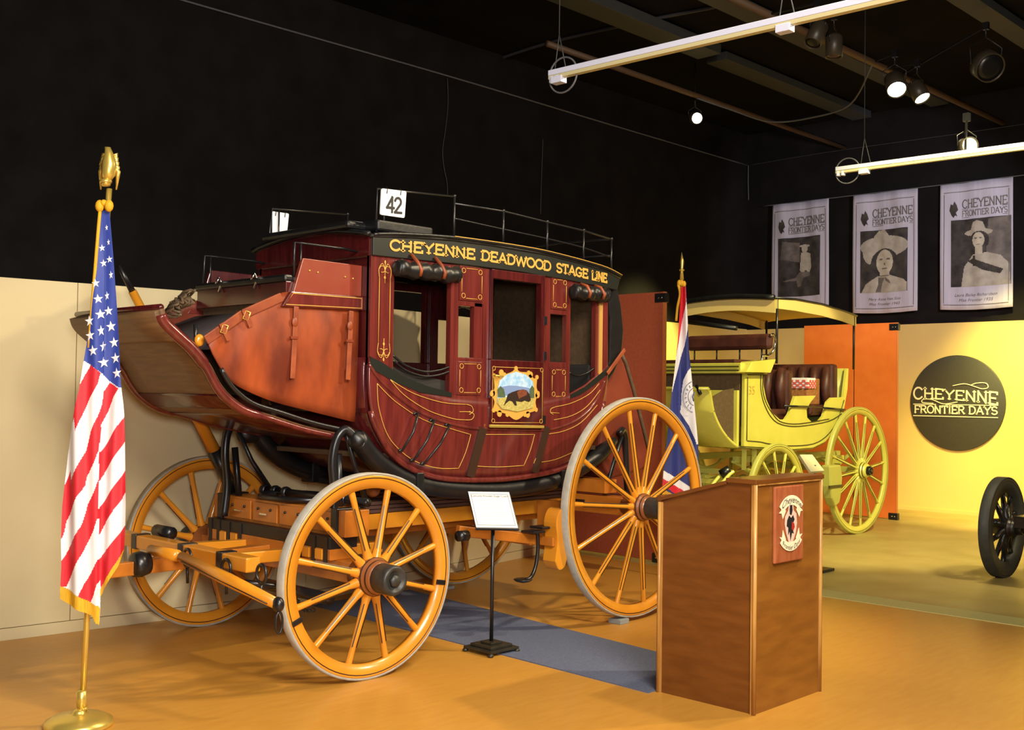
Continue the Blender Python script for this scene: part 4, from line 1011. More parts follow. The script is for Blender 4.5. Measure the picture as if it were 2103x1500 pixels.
# whippletree bars
P0 = [(-0.579,0.211,0.66)][0]; 
A_ = Vector((-.86, -.32, .70)); B_ = Vector((-.80, -1.18, .55))
mb = MB(); mb.tube([A_, A_.lerp(B_, .5), B_], [.03, .036, .028], 12); wt = part('whippletree', mb, K['yellow'], coach, 'bright ochre whippletree in front of the near wheel')
mb = MB(); mb.tube([A_.lerp(B_, .06)+Vector((-.034, 0, -.008)), A_.lerp(B_, .94)+Vector((-.03, 0, -.008))], .004, 6); part('whippletree_stripe', mb, K['stripe'], wt)
mb = MB(); mb.ball(tuple(B_), (.03, .035, .04)); mb.tube([B_+Vector((0, -.01, -.03))+Vector((.02*math.cos(i*PI/8), 0, -.06+.055*math.sin(i*PI/8))) for i in range(16)], .007, 6, closed=True); part('whippletree_ring', mb, K['iron'], wt)
mb = MB(); mb.tube([A_+Vector((0, .35, 0)), A_+Vector((0, .05, 0))], [.03, .034], 12); part('whippletree', mb, K['yellow'], coach)
for q in (Vector((-.83, -.33, .69)), Vector((-.76, -.62, .66)), Vector((-.72, -.9, .66))):
    mb = MB(); mb.tube([q+Vector((0, .045*math.cos(i*PI/8), .05*math.sin(i*PI/8))) for i in range(16)], .009, 6, closed=True); mb.tube([q+Vector((0, 0, -.05)), q+Vector((.01, .01, -.14))], .009, 6); part('iron_ring', mb, K['iron'], coach)
mb = MB(); mb.tube([(-.66, -.62, .58), (-.5, -.66, .54), (-.3, -.6, .5)], [.012, .022, .02], 8); part('drag_hook', mb, K['iron'], coach)
mb = MB(); mb.tube([(-.16, -.75, .44), (-.16, -.1, .44)], .035, 10); part('brake_tube', mb, K['iron'], coach)
for i in range(9):
    a_ = i/8; q = Vector((-.3+.02*i, -.78+.05*i, .40-.035*math.sin(PI*a_)))
    mb = MB(); mb.tube([q+Vector((0, .022*math.cos(j*PI/5), .01*math.sin(j*PI/5)+(.006 if i % 2 else 0)*math.cos(j))) for j in range(10)], .004, 5, closed=True); part('chain_link', mb, K['iron'], coach)
# perch beams
for yy in (-.28, .28):
    mb = MB(); mb.bx(.16, 2.5, yy-.045, yy+.045, .745, .845); part('perch_beam', mb, K['yellow'], coach, bev=.006)
    for k, z in enumerate((.862, .888, .914)):
        mb = MB(); mb.bx(.42, 2.42-.05*k, yy-.05, yy+.05, z-.012, z+.010); part('leather_layer', mb, mat('brown_leather_strap', (82, 58, 52), .5) if k == 0 and yy < 0 else bpy.data.materials['brown_leather_strap'], coach, bev=.003)
mb = MB(); mb.bx(.3, 2.4, -.05, .05, .66, .74); part('perch_center', mb, K['yellow_d'], coach, bev=.006)
ybox('rear_axle', 2.37, 2.49, -.86, .86, .75, .88, K['yellow_d'])
ybox('rear_bolster', 2.36, 2.50, -.7, .7, .90, 1.0, K['yellow_d'])
ybox('rear_platform', 2.36, 2.98, -.5, .5, .80, .84, K['iron'])
mb = MB(); mb.ball((.5, -.3, 1.0), .05); part('gear_ball', mb, K['hub'], coach)
# brake beam, shoes, step
for s in (-1, 1):
    mb = MB(); mb.bar((.95, s*.62, .73), (1.60, s*.76, .63), .05, .07); part('brake_beam', mb, K['yellow_d'], coach, bev=.006)
    mb = MB(); mb.prism(smooth_path([(1.58, .50), (1.62, .44), (1.68, .46), (1.705, .55), (1.69, .66), (1.70, .78), (1.68, .85), (1.62, .84), (1.585, .76), (1.6, .64), (1.58, .50)], 4)[:-1], 'y', min(s*.80, s*.92), max(s*.80, s*.92)); part('brake_shoe', mb, K['yellow'], coach, bev=.006)
    mb = MB(); mb.bar((1.60, s*.70, .63), (1.60, s*.9, .63), .06, .06); part('brake_arm', mb, K['yellow_d'], coach, bev=.004)
ybox('brake_block', 1.95, 2.03, -.66, -.40, .50, .86, K['yellow_d'])
ybox('cross_beam', 1.50, 1.58, -.76, .76, .60, .67, K['yellow_d'])
mb = MB(); mb.tube([(.92, -.66, .70), (1.0, -.66, .70)], .035, 12); part('brake_roller', mb, K['iron'], coach)
sx = [(1.571,-0.8,0.723),(1.484,-0.8,0.7)]
for q in sx:
    mb = MB(); mb.bx(q[0]-.06, q[0]+.06, -.86, -.74, q[2]-.008, q[2]+.008); part('step_plate', mb, K['iron'], coach, bev=.004)
mb = MB(); mb.tube(smooth_path([(1.527,-0.8,0.697),(1.534,-0.8,0.588),(1.517,-0.8,0.474),(1.475,-0.8,0.4),(1.418,-0.8,0.38)], 4), .013, 8); part('step_iron', mb, K['iron'], coach)
q = [(1.39,-0.8,0.383)][0]
mb = MB(); mb.lathe([(.005, -.02), (.05, -.008), (.065, .004), (.06, .008), (.001, .004)], (q[0], q[1], q[2]), (0, 0, 1), 20); part('step_cup', mb, K['iron'], coach)
# rear boot
RB = [(2.623,1.818),(2.704,1.922),(2.788,1.951),(2.838,1.888),(2.941,1.679),(3.059,1.408),(3.166,1.152),(3.091,1.038),(2.68,0.979),(2.529,1.19)]
mb = MB(); mb.prism(RB, 'y', -.5, .5); rbt = part('rear_boot', mb, K['strap_d'], coach, 'brown leather luggage boot at the rear', bev=.02)
mb = MB(); e = RB[3:7]; mb.tube([(x, -.505, z) for x, z in RB[2:8]], .014, 8); part('boot_binding', mb, K['dark_in'], rbt)
# black leather back corner and strap
mb = MB(); mb.prism([(2.477,2.486),(2.546,2.521),(2.606,2.459),(2.656,2.313),(2.69,2.127),(2.669,1.946),(2.583,1.805),(2.479,1.711),(2.522,1.896),(2.529,2.193)], 'y', -.60, .60)
part('back_curtain', mb, K['black'], coach, 'black leather curtain covering the back of the body', bev=.01)
a, b = [(2.447,-0.64,1.791),(2.654,-0.64,1.982)]
mb = MB(); mb.bar(a, b, .012, .03, (0, 0, 1)); part('rear_strap', mb, K['strap'], coach, bev=.003)
mb = MB(); mb.bx(2.36, 2.40, -.632, -.60, 1.78, 2.33); part('pale_corner_streak', mb, K['strip'], coach, bev=.004)  # added tan strip standing in for a pale streak at the rear post

# number plates hanging on the seat rails
def plate(label, q, y, face):
    (x0, z0), (x1, z1), (x2, z2), (x3, z3) = q
    t = thing('number_plate', label, 'number plate', ((x0+x1)/2, y, z0), 'white number plates')
    mb = MB(); n = 6
    def cor(c, a, b):  # rounded corner
        c, a, b = Vector(c), Vector(a), Vector(b); r = .012
        p = c+(a-c).normalized()*r; s2 = c+(b-c).normalized()*r
        return [tuple(p.lerp(c, k/3).lerp(c.lerp(s2, k/3), k/3)) for k in range(4)]
    pts = []
    for i in range(4): pts += cor(q[i], q[(i-1) % 4], q[(i+1) % 4])
    mb.prism(pts, 'y', y-.004, y+.004)
    pl = part('plate', mb, K['white'], t)
    for u in (.2, .75):
        mb = MB(); x = x0+(x1-x0)*u; z = z0+(z1-z0)*u; mb.tube([(x, y-.006, z-.03), (x, y-.012, z+.0), (x, y, z+.014), (x, y+.012, z), (x, y+.006, z-.03)], .003, 6); part('hook', mb, K['iron'], t)
    mb = MB()
    cx0 = x0+(x1-x0)*.2; ww = (x1-x0)*.62; hh = (z0-z3)*.56
    def f(a, b, d): return (a, y-.005-d, z3+(z0-z3)*.14+b*hh+(z1-z0)*(a-x0)/(x1-x0)*1.0)
    if face < 0: stroke_text(mb, '42', cx0, cx0+ww, f, .17, 0, .002, hh)
    else: stroke_text(mb, '42', -cx0-ww, -cx0, lambda a, b, d: (-a, y+.005+d, f(-a, b, 0)[2]), .17, 0, .002, hh)
    part('digits', mb, K['ink'], t, label='black number 42')
plate('white number plate reading 42, on the near seat rail of the stagecoach roof', [(0.292,2.889),(0.492,2.899),(0.48,2.728),(0.284,2.725)], -.59, -1)
plate('blank-backed white plate on the far seat rail of the stagecoach roof', [(0.279,2.87),(0.419,2.871),(0.406,2.733),(0.267,2.71)], .59, 1)
mb = MB(); mb.bx(2.2, 2.30, -.99, -.88, 0, .034); solo('wheel_chock', mb, mat('light_grey_block', (150, 158, 160), .5), 'small light grey block under the near rear wheel of the stagecoach', 'block', (2.25, -.93, 0), bev=.003)
mb = MB(); mb.bx(2.2, 2.31, .86, .99, 0, .022); solo('wheel_chock', mb, bpy.data.materials['light_grey_block'], 'small light grey block under the far rear wheel of the stagecoach', 'block', (2.25, .93, 0), bev=.003)

# ================================================================ things around the stagecoach
mb = MB(); mb.prism([(.90, -2.225), (1.66, -2.225), (1.98, 1.05), (1.0, 1.05)], 'z', 0, .006)
solo('carpet_runner', mb, K['rug'], 'blue-grey carpet runner lying under the stagecoach and reaching the podium', 'carpet', (1.3, -1.5, 0))

# podium
t = thing('podium', 'tall brown wooden podium with light molded corners and a plaque, at the right front', 'podium', (1.3, -2.55, 0))
X0, X1, Y0, Y1 = .96, 1.645, -2.848, -2.243
H1, H2 = 1.185, 1.045
side = [(Y0+.02, .0), (Y0+.02, H1), (Y0+.15, H1), (Y0+.2, H1-.008), (Y1, H2), (Y1, 0)]
for xa in (X0+.01, X1-.03):
    mb = MB(); mb.prism(side, 'x', xa, xa+.02); part('side_panel', mb, K['podium'], t)
mb = MB(); mb.bx(X0+.02, X1-.02, Y0, Y0+.02, 0, H1-.01); part('front_panel', mb, K['podium2'], t)
mb = MB(); mb.bx(X0+.02, X1-.02, Y1-.02, Y1, 0, H2-.02); part('back_panel', mb, K['podium'], t)
mb = MB(); mb.bx(X0-.012, X1+.01, Y0-.015, Y0+.17, H1-.004, H1+.02); part('top_shelf', mb, K['podium'], t, bev=.004)
mb = MB(); mb.bar(((X0+X1)/2, Y0+.17, H1-.004), ((X0+X1)/2, Y1+.01, H2+.012), X1-X0+.02, .02); part('slanted_top', mb, K['podium'], t, bev=.003)
mb = MB(); mb.bx(X0, X1, Y1-.01, Y1+.02, H2-.01, H2+.035); part('book_ledge', mb, K['podium'], t, bev=.004)
for x, y, h in ((X0, Y0, H1-.005), (X1, Y0, H1-.005), (X0, Y1, H2)):
    dx = .018 if x == X0 else -.018; dy = .018 if y == Y0 else -.018
    mb = MB(); mb.bx(min(x-.003, x+dx), max(x-.003, x+dx) if x == X0 else x+.003, min(y, y+dy)-(.004 if y == Y0 else 0), max(y, y+dy)+(0 if y == Y0 else .004), 0, h)
    mb.tube([(x+(.004 if x == X0 else -.004), y+(.0 if y == Y0 else 0), 0), (x+(.004 if x == X0 else -.004), y, h)], .012, 8)
    part('corner_molding', mb, K['molding'], t)
mb = MB(); mb.bx(X0+.02, X1-.02, Y0-.012, Y0-.0, H1-.012, H1-.004); part('front_trim', mb, K['molding'], t)
# plaque
PX0, PX1, PZ0, PZ1 = 1.13, 1.42, .757, 1.16
mb = MB(); mb.bx(PX0, PX1, Y0-.02, Y0-.001, PZ0, PZ1); pq = part('plaque', mb, K['plaque'], t, 'reddish wooden plaque with a riding emblem', bev=.006)
cx = (PX0+PX1)/2+.005; cz = (PZ0+PZ1)/2
def pf(l): return lambda a, b, d: (cx+a, Y0-.0215-l*.001-d, cz+b)
def ribbon(cy, sgn, R_, w_, a0):
    o_ = ell(0, cy-sgn*R_, R_+w_, R_+w_, 14, 90*sgn-a0, 90*sgn+a0); i_ = ell(0, cy-sgn*R_, R_, R_, 14, 90*sgn+a0, 90*sgn-a0)
    return o_+i_
mb = MB()
poly2(mb, ribbon(.10, 1, .105, .052, 50), pf(3)); poly2(mb, ribbon(-.10, -1, .105, .045, 48), pf(3))
for sx_ in (-1, 1):
    poly2(mb, [(sx_*.07, .098), (sx_*.122, .062), (sx_*.098, .06), (sx_*.085, .03), (sx_*.055, .07)], pf(2))
    poly2(mb, [(sx_*.07, -.10), (sx_*.118, -.062), (sx_*.09, -.066), (sx_*.082, -.028), (sx_*.052, -.08)], pf(2))
part('emblem_ribbon', mb, K['cream_ink'], pq)
mb = MB(); poly2(mb, [(0, .115), (.022, .1), (.026, .07), (.055, .05), (.062, 0), (.05, -.05), (.02, -.1), (0, -.13), (-.02, -.1), (-.046, -.05), (-.062, 0), (-.058, .04), (-.028, .07), (-.02, .1)], pf(1))
part('emblem_shield', mb, mat('pale_pink_enamel', (226, 196, 180), .5), pq)
mb = MB()
poly2(mb, [(-.04, .02), (-.02, .045), (.0, .03), (.02, .045), (.035, .02), (.02, .0), (.015, -.03), (.03, -.055), (.01, -.05), (-.005, -.09), (-.015, -.04), (-.03, -.06), (-.028, -.02), (-.045, -.01)], pf(2)); poly2(mb, [(-.012, .1), (.01, .1), (.014, .07), (.004, .045), (-.014, .05), (-.016, .075)], pf(2))
part('emblem_rider', mb, K['ink'], pq)
mb = MB(); poly2(mb, [(.008, .01), (.03, .0), (.036, -.02), (.02, -.04), (.006, -.03)], pf(3)); part('emblem_blanket', mb, K['red_ink'], pq)
m2 = font_mb('Cheyenne', .052, lambda x, y: pf(6)(x*.95, .112+y*.95-x*x*3.2, 0), shear=.35); part('emblem_lettering', m2, K['ink'], pq)
m2 = font_mb('Frontier Days', .036, lambda x, y: pf(6)(x*.88, -.138+y+x*x*3.2, 0), shear=.2); part('emblem_lettering', m2, K['ink'], pq)

# information stand in front of the stagecoach
SX, SY = .955, -.945
t = thing('information_stand', 'black information stand with a white card in front of the stagecoach', 'sign stand', (SX, SY, 0), 'information stands')
R2 = Matrix.Rotation(math.radians(-45.7), 3, 'Z')
def r2(x, y, z): v = R2 @ Vector((x, y, 0)); return (SX+v.x, SY+v.y, z)
def rbox(mb, x0, x1, y0, y1, z0, z1):
    vs = [r2(x, y, z) for x in (x0, x1) for y in (y0, y1) for z in (z0, z1)]
    return mb.add(vs, [(0, 1, 3, 2), (4, 6, 7, 5), (0, 4, 5, 1), (2, 3, 7, 6), (0, 2, 6, 4), (1, 5, 7, 3)])
ST = mat('stand_black_metal', (50, 46, 34), .4, rgb2=(34, 32, 26), scale=20)
SQ = Matrix.Rotation(math.radians(-45.7+45), 3, 'Z')
def bq(mb, a, z0, z1):
    vs = []
    for z in (z0, z1):
        for i, j in ((-1, -1), (1, -1), (1, 1), (-1, 1)):
            v = SQ @ Vector((i*a, j*a, 0)); vs.append((SX+v.x, SY+v.y, z))
    return mb.add(vs, [(3, 2, 1, 0), (4, 5, 6, 7), (0, 1, 5, 4), (1, 2, 6, 5), (2, 3, 7, 6), (3, 0, 4, 7)])
mb = MB(); bq(mb, .125, .02, .036); bq(mb, .095, .036, .054); bq(mb, .05, .054, .068)
part('base', mb, ST, t, bev=.004)
for i, j in ((-1, -1), (1, -1), (1, 1), (-1, 1)):
    v = SQ @ Vector((i*.115, j*.115, 0)); mb = MB(); mb.lathe([(.016, 0), (.02, .01), (.012, .022)], (SX+v.x, SY+v.y, 0), (0, 0, 1), 12); part('foot', mb, ST, t)
mb = MB(); mb.tube([(SX, SY, .06), (SX, SY, .79)], .0125, 12); part('pole', mb, K['iron'], t)
Q = [(0.707,1.007),(1.081,0.999),(1.193,0.797),(0.807,0.813)]
W_ = .262
def cardp(u, v, d):  # u across -.5...5, v 0 bottom .. 1 top
    lx = (u)*W_-.065*(v-.5)*0; ly = -.085+.17*v; lz = .792+.205*v
    p = r2(lx-.06*(v-.45), ly, lz); n = R2 @ Vector((0, -.77, 0)); return (p[0]+n.x*d, p[1]+n.y*d, p[2]+.64*d)
def cbox(mb, u0, u1, v0, v1, d0, d1):
    vs = [cardp(u, v, d) for u in (u0, u1) for v in (v0, v1) for d in (d0, d1)]
    return mb.add(vs, [(0, 1, 3, 2), (4, 6, 7, 5), (0, 4, 5, 1), (2, 3, 7, 6), (0, 2, 6, 4), (1, 5, 7, 3)])
mb = MB(); cbox(mb, -.52, .52, -.04, 1.02, -.02, 0); part('tray', mb, K['iron'], t, bev=.003)
mb = MB(); cbox(mb, -.5, .5, -.01, 1, 0, .003); cd = part('card', mb, K['paper'], t, 'white printed card')
mb = MB()
for a, b, c2, d2 in ((-.45, .45, .93, .94), (-.45, .45, .05, .06), (-.455, -.445, .05, .94), (.445, .455, .05, .94)): cbox(mb, a, b, c2, d2, .003, .0042)
part('card_border', mb, K['greyink'], cd)
m2 = font_mb('Concord Wooden Stage Coach', .02, lambda x, y: cardp(x/W_*.92, .85+y*4.2, .0045)); part('card_heading', m2, K['ink'], cd)
mb = MB(); random.seed(3)
for i in range(9):
    v = .74-.065*i; u = -.36
    while u < .33:
        l = random.uniform(.03, .09); cbox(mb, u, min(u+l, .36), v, v+.012, .003, .0038); u += l+.02
pg = part('card_small_print', mb, mat('pale_grey_ink', (196, 196, 192), .7), cd); pg['kind'] = 'stuff'

# ---------------------------------------------------------------- flags
def flag_cloth(base, left, right, zt, zb, regions, mats, fold, nu, nv):
    """grid between two outlines (lists of (u,z), top to bottom) in the vertical plane through base that the pole stands in"""
    RX, RY = math.cos(YAW), -math.sin(YAW); FX, FY = math.sin(YAW), math.cos(YAW)
    L_ = sorted([(-z, u) for u, z in left]); R__ = sorted([(-z, u) for u, z in right])
    mb = MB(); mb.sm = True; vs = []; uz = []
    for j in range(nv+1):
        z = zt+(zb-zt)*j/nv; a = lerp_curve(L_, -z); b = lerp_curve(R__, -z)
        for i in range(nu+1):
            u = a+(b-a)*i/nu; d = fold(u, z, i/nu)
            vs.append((base[0]+RX*u+FX*d, base[1]+RY*u+FY*d, z)); uz.append((u, z))
    fs = []; mi = []
    for j in range(nv):
        for i in range(nu):
            k = j*(nu+1)+i; c = ((uz[k][0]+uz[k+nu+2][0])/2, (uz[k][1]+uz[k+nu+2][1])/2); m = 0; ok = True
            for idx, poly in regions:
                if inside(c, poly):
                    m = idx
                    break
            if m < 0: continue
            fs.append((k, k+1, k+nu+2, k+nu+1)); mi.append(m)
    mb.add(vs, fs); mb.m = mi
    return mb
def fpt(base, u, z, d):
    return (base[0]+math.cos(YAW)*u+math.sin(YAW)*d, base[1]-math.sin(YAW)*u+math.cos(YAW)*d, z)

FB = (-1.6, -.70)
t = thing('national_flag', 'striped and starred national flag hanging from a brass pole at the left front', 'flag', (FB[0], FB[1], 0))
mb = MB(); mb.lathe([(.001, 0), (.158, 0), (.161, .012), (.154, .03), (.12, .048), (.05, .058), (.03, .062), (.03, .07), (.02, .078), (.001, .08)], (FB[0], FB[1], 0), (0, 0, 1), 48); part('stand_base', mb, K['brass'], t)
pole_pts = [(0.001,0.039),(0.004,0.284),(0.016,0.553),(0.068,2.48),(0.074,2.611)]
pp = [fpt(FB, u, z, .035) for u, z in pole_pts]
mb = MB(); mb.tube([pp[0], pp[2], pp[3], pp[4]], .014, 14); part('pole', mb, K['brass'], t)
mb = MB(); mb.tube([(pp[0][0], pp[0][1], .06), fpt(FB, pole_pts[0][0]+.004, .165, .012)], .024, 16); mb.ball((pp[0][0], pp[0][1], .075), (.03, .03, .014)); part('pole_collar', mb, K['brass'], t)
ft = [(0.072,2.618),(0.069,2.642),(0.061,2.666),(0.079,2.695),(0.098,2.719),(0.092,2.755),(0.077,2.788),(0.045,2.742),(0.034,2.682)]
mb = MB(); e0 = fpt(FB, ft[0][0], ft[0][1], .0)
mb.tube([e0, fpt(FB, ft[1][0], ft[1][1], 0)], [.02, .026], 12)
mb.lathe([(.028, 0), (.03, .012), (.016, .02)], fpt(FB, ft[1][0], ft[1][1]-.01, 0), (0, 0, 1), 16)
ct = ft[3]
mb.tube([fpt(FB, ct[0]-.002, ct[1]-.05, 0), fpt(FB, ct[0]+.002, ct[1]-.02, 0), fpt(FB, ct[0]+.006, ct[1]+.03, 0), fpt(FB, ct[0]+.002, ct[1]+.08, 0), fpt(FB, ct[0]-.004, ct[1]+.105, 0), fpt(FB, ct[0]-.018, ct[1]+.112, 0)], [.018, .034, .036, .022, .016, .005], 12)
part('eagle_body', mb, K['brass'], t)
for sg, nm in ((-1, 'eagle_wing'), (1, 'eagle_wing')):
    mb = MB()
    for k in range(5):
        mb.tube([fpt(FB, ct[0]+sg*.012, ct[1]+.07-.008*k, .01*sg), fpt(FB, ct[0]+sg*(.028+.004*k), ct[1]+.085-.022*k, .02), fpt(FB, ct[0]+sg*(.032 if sg > 0 else .052-.002*k), ct[1]+.03-.03*k, .03)], [.009, .012, .004], 6)
    part(nm, mb, K['brass'], t)
left = [(0.055,2.498),(0.039,2.384),(0.032,2.193),(0.02,2.003),(0.006,1.884),(-0.008,1.761),(-0.023,1.623),(-0.051,1.481),(-0.066,1.41),(-0.082,1.303),(-0.091,1.185),(-0.099,1.056),(-0.1,0.891),(-0.095,0.774),(-0.097,0.652),(-0.096,0.61)]
right = [(0.091,2.499),(0.113,2.29),(0.138,2.005),(0.151,1.862),(0.165,1.649),(0.178,1.508),(0.189,1.248),(0.198,1.06),(0.198,0.966),(0.196,0.848),(0.167,0.766),(0.106,0.655),(0.095,0.631),(0.087,0.565),(0.084,0.472)]
zt = left[0][1]; zb = right[-1][1]
crease = [(0.061,2.479),(0.074,2.194),(0.076,2.004),(0.081,1.719),(0.073,1.554),(0.072,1.388),(0.073,1.247),(0.074,1.011),(0.076,0.729),(0.077,0.565),(0.077,0.472)]
CR = sorted([(-z, u) for u, z in crease])
def fold1(u, z, i):
    c = lerp_curve(CR, -z); d = u-c; am = min(1, (2.6-z)/.8)
    v = -.035*am if d < 0 else 0
    if d < 0: return -am*.03*math.sin(min(1, -d/.16)*PI*.9)-am*.010*math.sin(d*70+z*2)
    return -am*.028*math.sin(min(1, d/.10)*PI*.85)+am*.03-.03*am*math.exp(-d/.015)-am*.006*math.sin(d*80-z*3)
W0, RD, BL = 0, 1, 2
reg = [
 (-1, [(-0.137,0.677),(-0.097,0.673),(-0.042,0.65),(0.001,0.625),(0.048,0.595),(0.079,0.575),(0.087,0.448),(-0.132,0.445)]),
 (-1, [(0.085,0.654),(0.193,0.848),(0.306,0.85),(0.315,0.452),(0.089,0.448)]),
 (2, [(0.007,2.515),(0.15,2.517),(0.194,1.633),(0.154,1.635),(0.103,1.667),(0.081,1.696),(0.062,1.714),(0.026,1.742),(-0.008,1.761),(-0.07,1.776)]),
 (1, [(0.026,1.742),(0.069,1.707),(0.069,1.7),(0.059,1.648),(0.02,1.572),(-0.033,1.434),(-0.037,1.415),(-0.044,1.486),(-0.057,1.457),(-0.068,1.504),(-0.024,1.635),(-0.001,1.694)]),
 (1, [(0.108,1.658),(0.156,1.63),(0.131,1.59),(0.107,1.526),(0.075,1.454),(0.076,1.435),(0.069,1.329),(0.051,1.27),(0.017,1.199),(0.011,1.156),(-0.023,1.104),(-0.061,1.019),(-0.079,0.986),(-0.091,0.915),(-0.118,0.867),(-0.114,1.056),(-0.095,1.15),(-0.064,1.231),(-0.058,1.186),(-0.033,1.231),(0.012,1.328),(0.033,1.423),(0.062,1.494),(0.078,1.554),(0.083,1.613)]),
 (1, [(0.201,1.532),(0.178,1.491),(0.126,1.405),(0.081,1.329),(0.071,1.317),(0.072,1.176),(0.088,1.209),(0.131,1.283),(0.161,1.33),(0.19,1.383),(0.204,1.414)]),
 (1, [(0.072,1.188),(0.074,1.011),(0.054,0.94),(0.027,0.881),(0.005,0.827),(-0.044,0.728),(-0.071,0.669),(-0.114,0.668),(-0.116,0.762),(-0.086,0.809),(-0.048,0.88),(0.002,0.968),(0.025,1.069),(0.052,1.124)]),
 (1, [(0.207,1.26),(0.187,1.225),(0.135,1.141),(0.087,1.07),(0.073,1.046),(0.076,0.917),(0.094,0.96),(0.149,1.048),(0.178,1.095),(0.196,1.131),(0.21,1.154)]),
 (1, [(0.213,0.994),(0.195,0.961),(0.141,0.883),(0.076,0.8),(0.045,0.734),(0.022,0.693),(-0.004,0.625),(0.02,0.604),(0.046,0.593),(0.059,0.624),(0.075,0.682),(0.084,0.701),(0.087,0.655),(0.193,0.844),(0.216,0.872)]),
]
mb = flag_cloth(FB, left, right, zt, zb, reg, None, fold1, 90, 420)
fl = part('flag_cloth', mb, [K['fwhite'], K['fred'], K['fblue']], t)
mb = flag_cloth(FB, left, right, zt, zb, [
 (0, [(-0.137,0.677),(-0.097,0.673),(-0.042,0.65),(0.001,0.625),(0.048,0.595),(0.079,0.575),(0.087,0.565),(0.086,0.481),(0.077,0.49),(0.055,0.53),(-0.005,0.564),(-0.065,0.591),(-0.096,0.614),(-0.136,0.628)]),
 (0, [(0.085,0.654),(0.193,0.848),(0.217,0.853),(0.208,0.82),(0.167,0.749),(0.106,0.648),(0.086,0.617)]), (-1, [(-9, -9), (9, -9), (9, 9), (-9, 9)])], None, lambda u, z, i: fold1(u, z, i)-.002, 90, 420)
part('gold_fringe', mb, K['fringe'], fl, 'gold fringe along the flag edge')
mb = MB(); cp = [(0.05,2.508),(0.043,2.408),(0.035,2.265),(0.023,2.05),(0.015,1.908),(0.01,1.825)]
mb.tube([fpt(FB, u, z, -.012) for u, z in cp], .0085, 8); part('gold_cord', mb, K['fringe'], t)
bw = [(0.048,2.517),(0.093,2.518),(0.069,2.532)]
mb = MB()
for q in bw[:2]: mb.ball(fpt(FB, q[0], q[1], -.015), (.022, .022, .03), 10, 6)
mb.ball(fpt(FB, bw[2][0], bw[2][1], -.02), .016, 10, 6); part('cord_bow', mb, K['fringe'], t)
def star(mb, c, r, sx, rot):
    pts = []
    for k in range(10):
        rr = r if k % 2 == 0 else r*.4; a_ = PI/2+k*PI/5+rot; pts.append((c[0]+rr*math.cos(a_)*sx, c[1]+rr*math.sin(a_)))
    n = 10; vs = [fpt(FB, u, z, fold1(u, z, 0)-.003) for u, z in pts]+[fpt(FB, c[0], c[1], fold1(c[0], c[1], 0)-.004)]
    mb.add(vs, [(k, (k+1) % n, n) for k in range(n)])
stars = [(0.079,2.413),(0.09,2.342),(0.06,2.313),(0.097,2.258),(0.069,2.239),(0.106,2.182),(0.038,2.139),(0.089,2.08),(0.051,2.063),(0.098,2.006),(0.063,1.989),(0.014,1.955),(0.111,1.931),(0.067,1.909),(0.02,1.884),(0.127,1.853),(0.078,1.833),(0.036,1.811),(0.136,1.777),(0.082,1.755),(0.145,1.704)]
for k, c in enumerate(stars):
    mb = MB(); part_r = (.011+.0034*min(k, 12)/3)
    star(mb, c, min(.03, part_r+.006)*.94, .5 if k in (0, 1, 5, 7, 13, 16) else .85, .15); part('star', mb, K['fwhite'], fl)

# state flag behind the rear wheel
FB2 = (4.2, -.06)
t = thing('state_flag', 'blue, white and red state flag on a thin pole behind the podium', 'flag', (FB2[0], FB2[1], 0))
mb = MB(); mb.lathe([(.001, 0), (.15, 0), (.155, .015), (.14, .04), (.06, .06), (.03, .07), (.03, .14), (.001, .14)], (FB2[0], FB2[1], 0), (0, 0, 1), 40); part('stand_base', mb, K['brass'], t)
q = [(-0.006,2.637),(-0.005,0.772)]
mb = MB(); mb.tube([fpt(FB2, q[0][0], .05, 0), fpt(FB2, q[0][0], q[0][1], 0)], .014, 12); part('pole', mb, K['brass'], t)
q = [(-0.002,2.681),(-0.003,2.77),(0,2.845),(-0.005,2.933)]
mb = MB(); mb.tube([fpt(FB2, a, b, 0) for a, b in q], [.018, .012, .018, .001], 12); mb.ball(fpt(FB2, q[1][0], q[1][1], 0), (.024, .024, .014)); part('spear_finial', mb, K['brass'], t)
left2 = [(-0.015,2.615),(-0.026,2.395),(-0.041,2.13),(-0.069,1.866),(-0.089,1.69),(-0.109,1.471),(-0.128,1.251),(-0.152,1.032),(-0.168,0.813),(-0.17,0.66)]
right2 = [(0.029,2.616),(0.045,2.352),(0.061,2.044),(0.085,1.824),(0.115,1.518),(0.148,1.211),(0.155,0.993),(0.139,0.817),(0.123,0.664)]
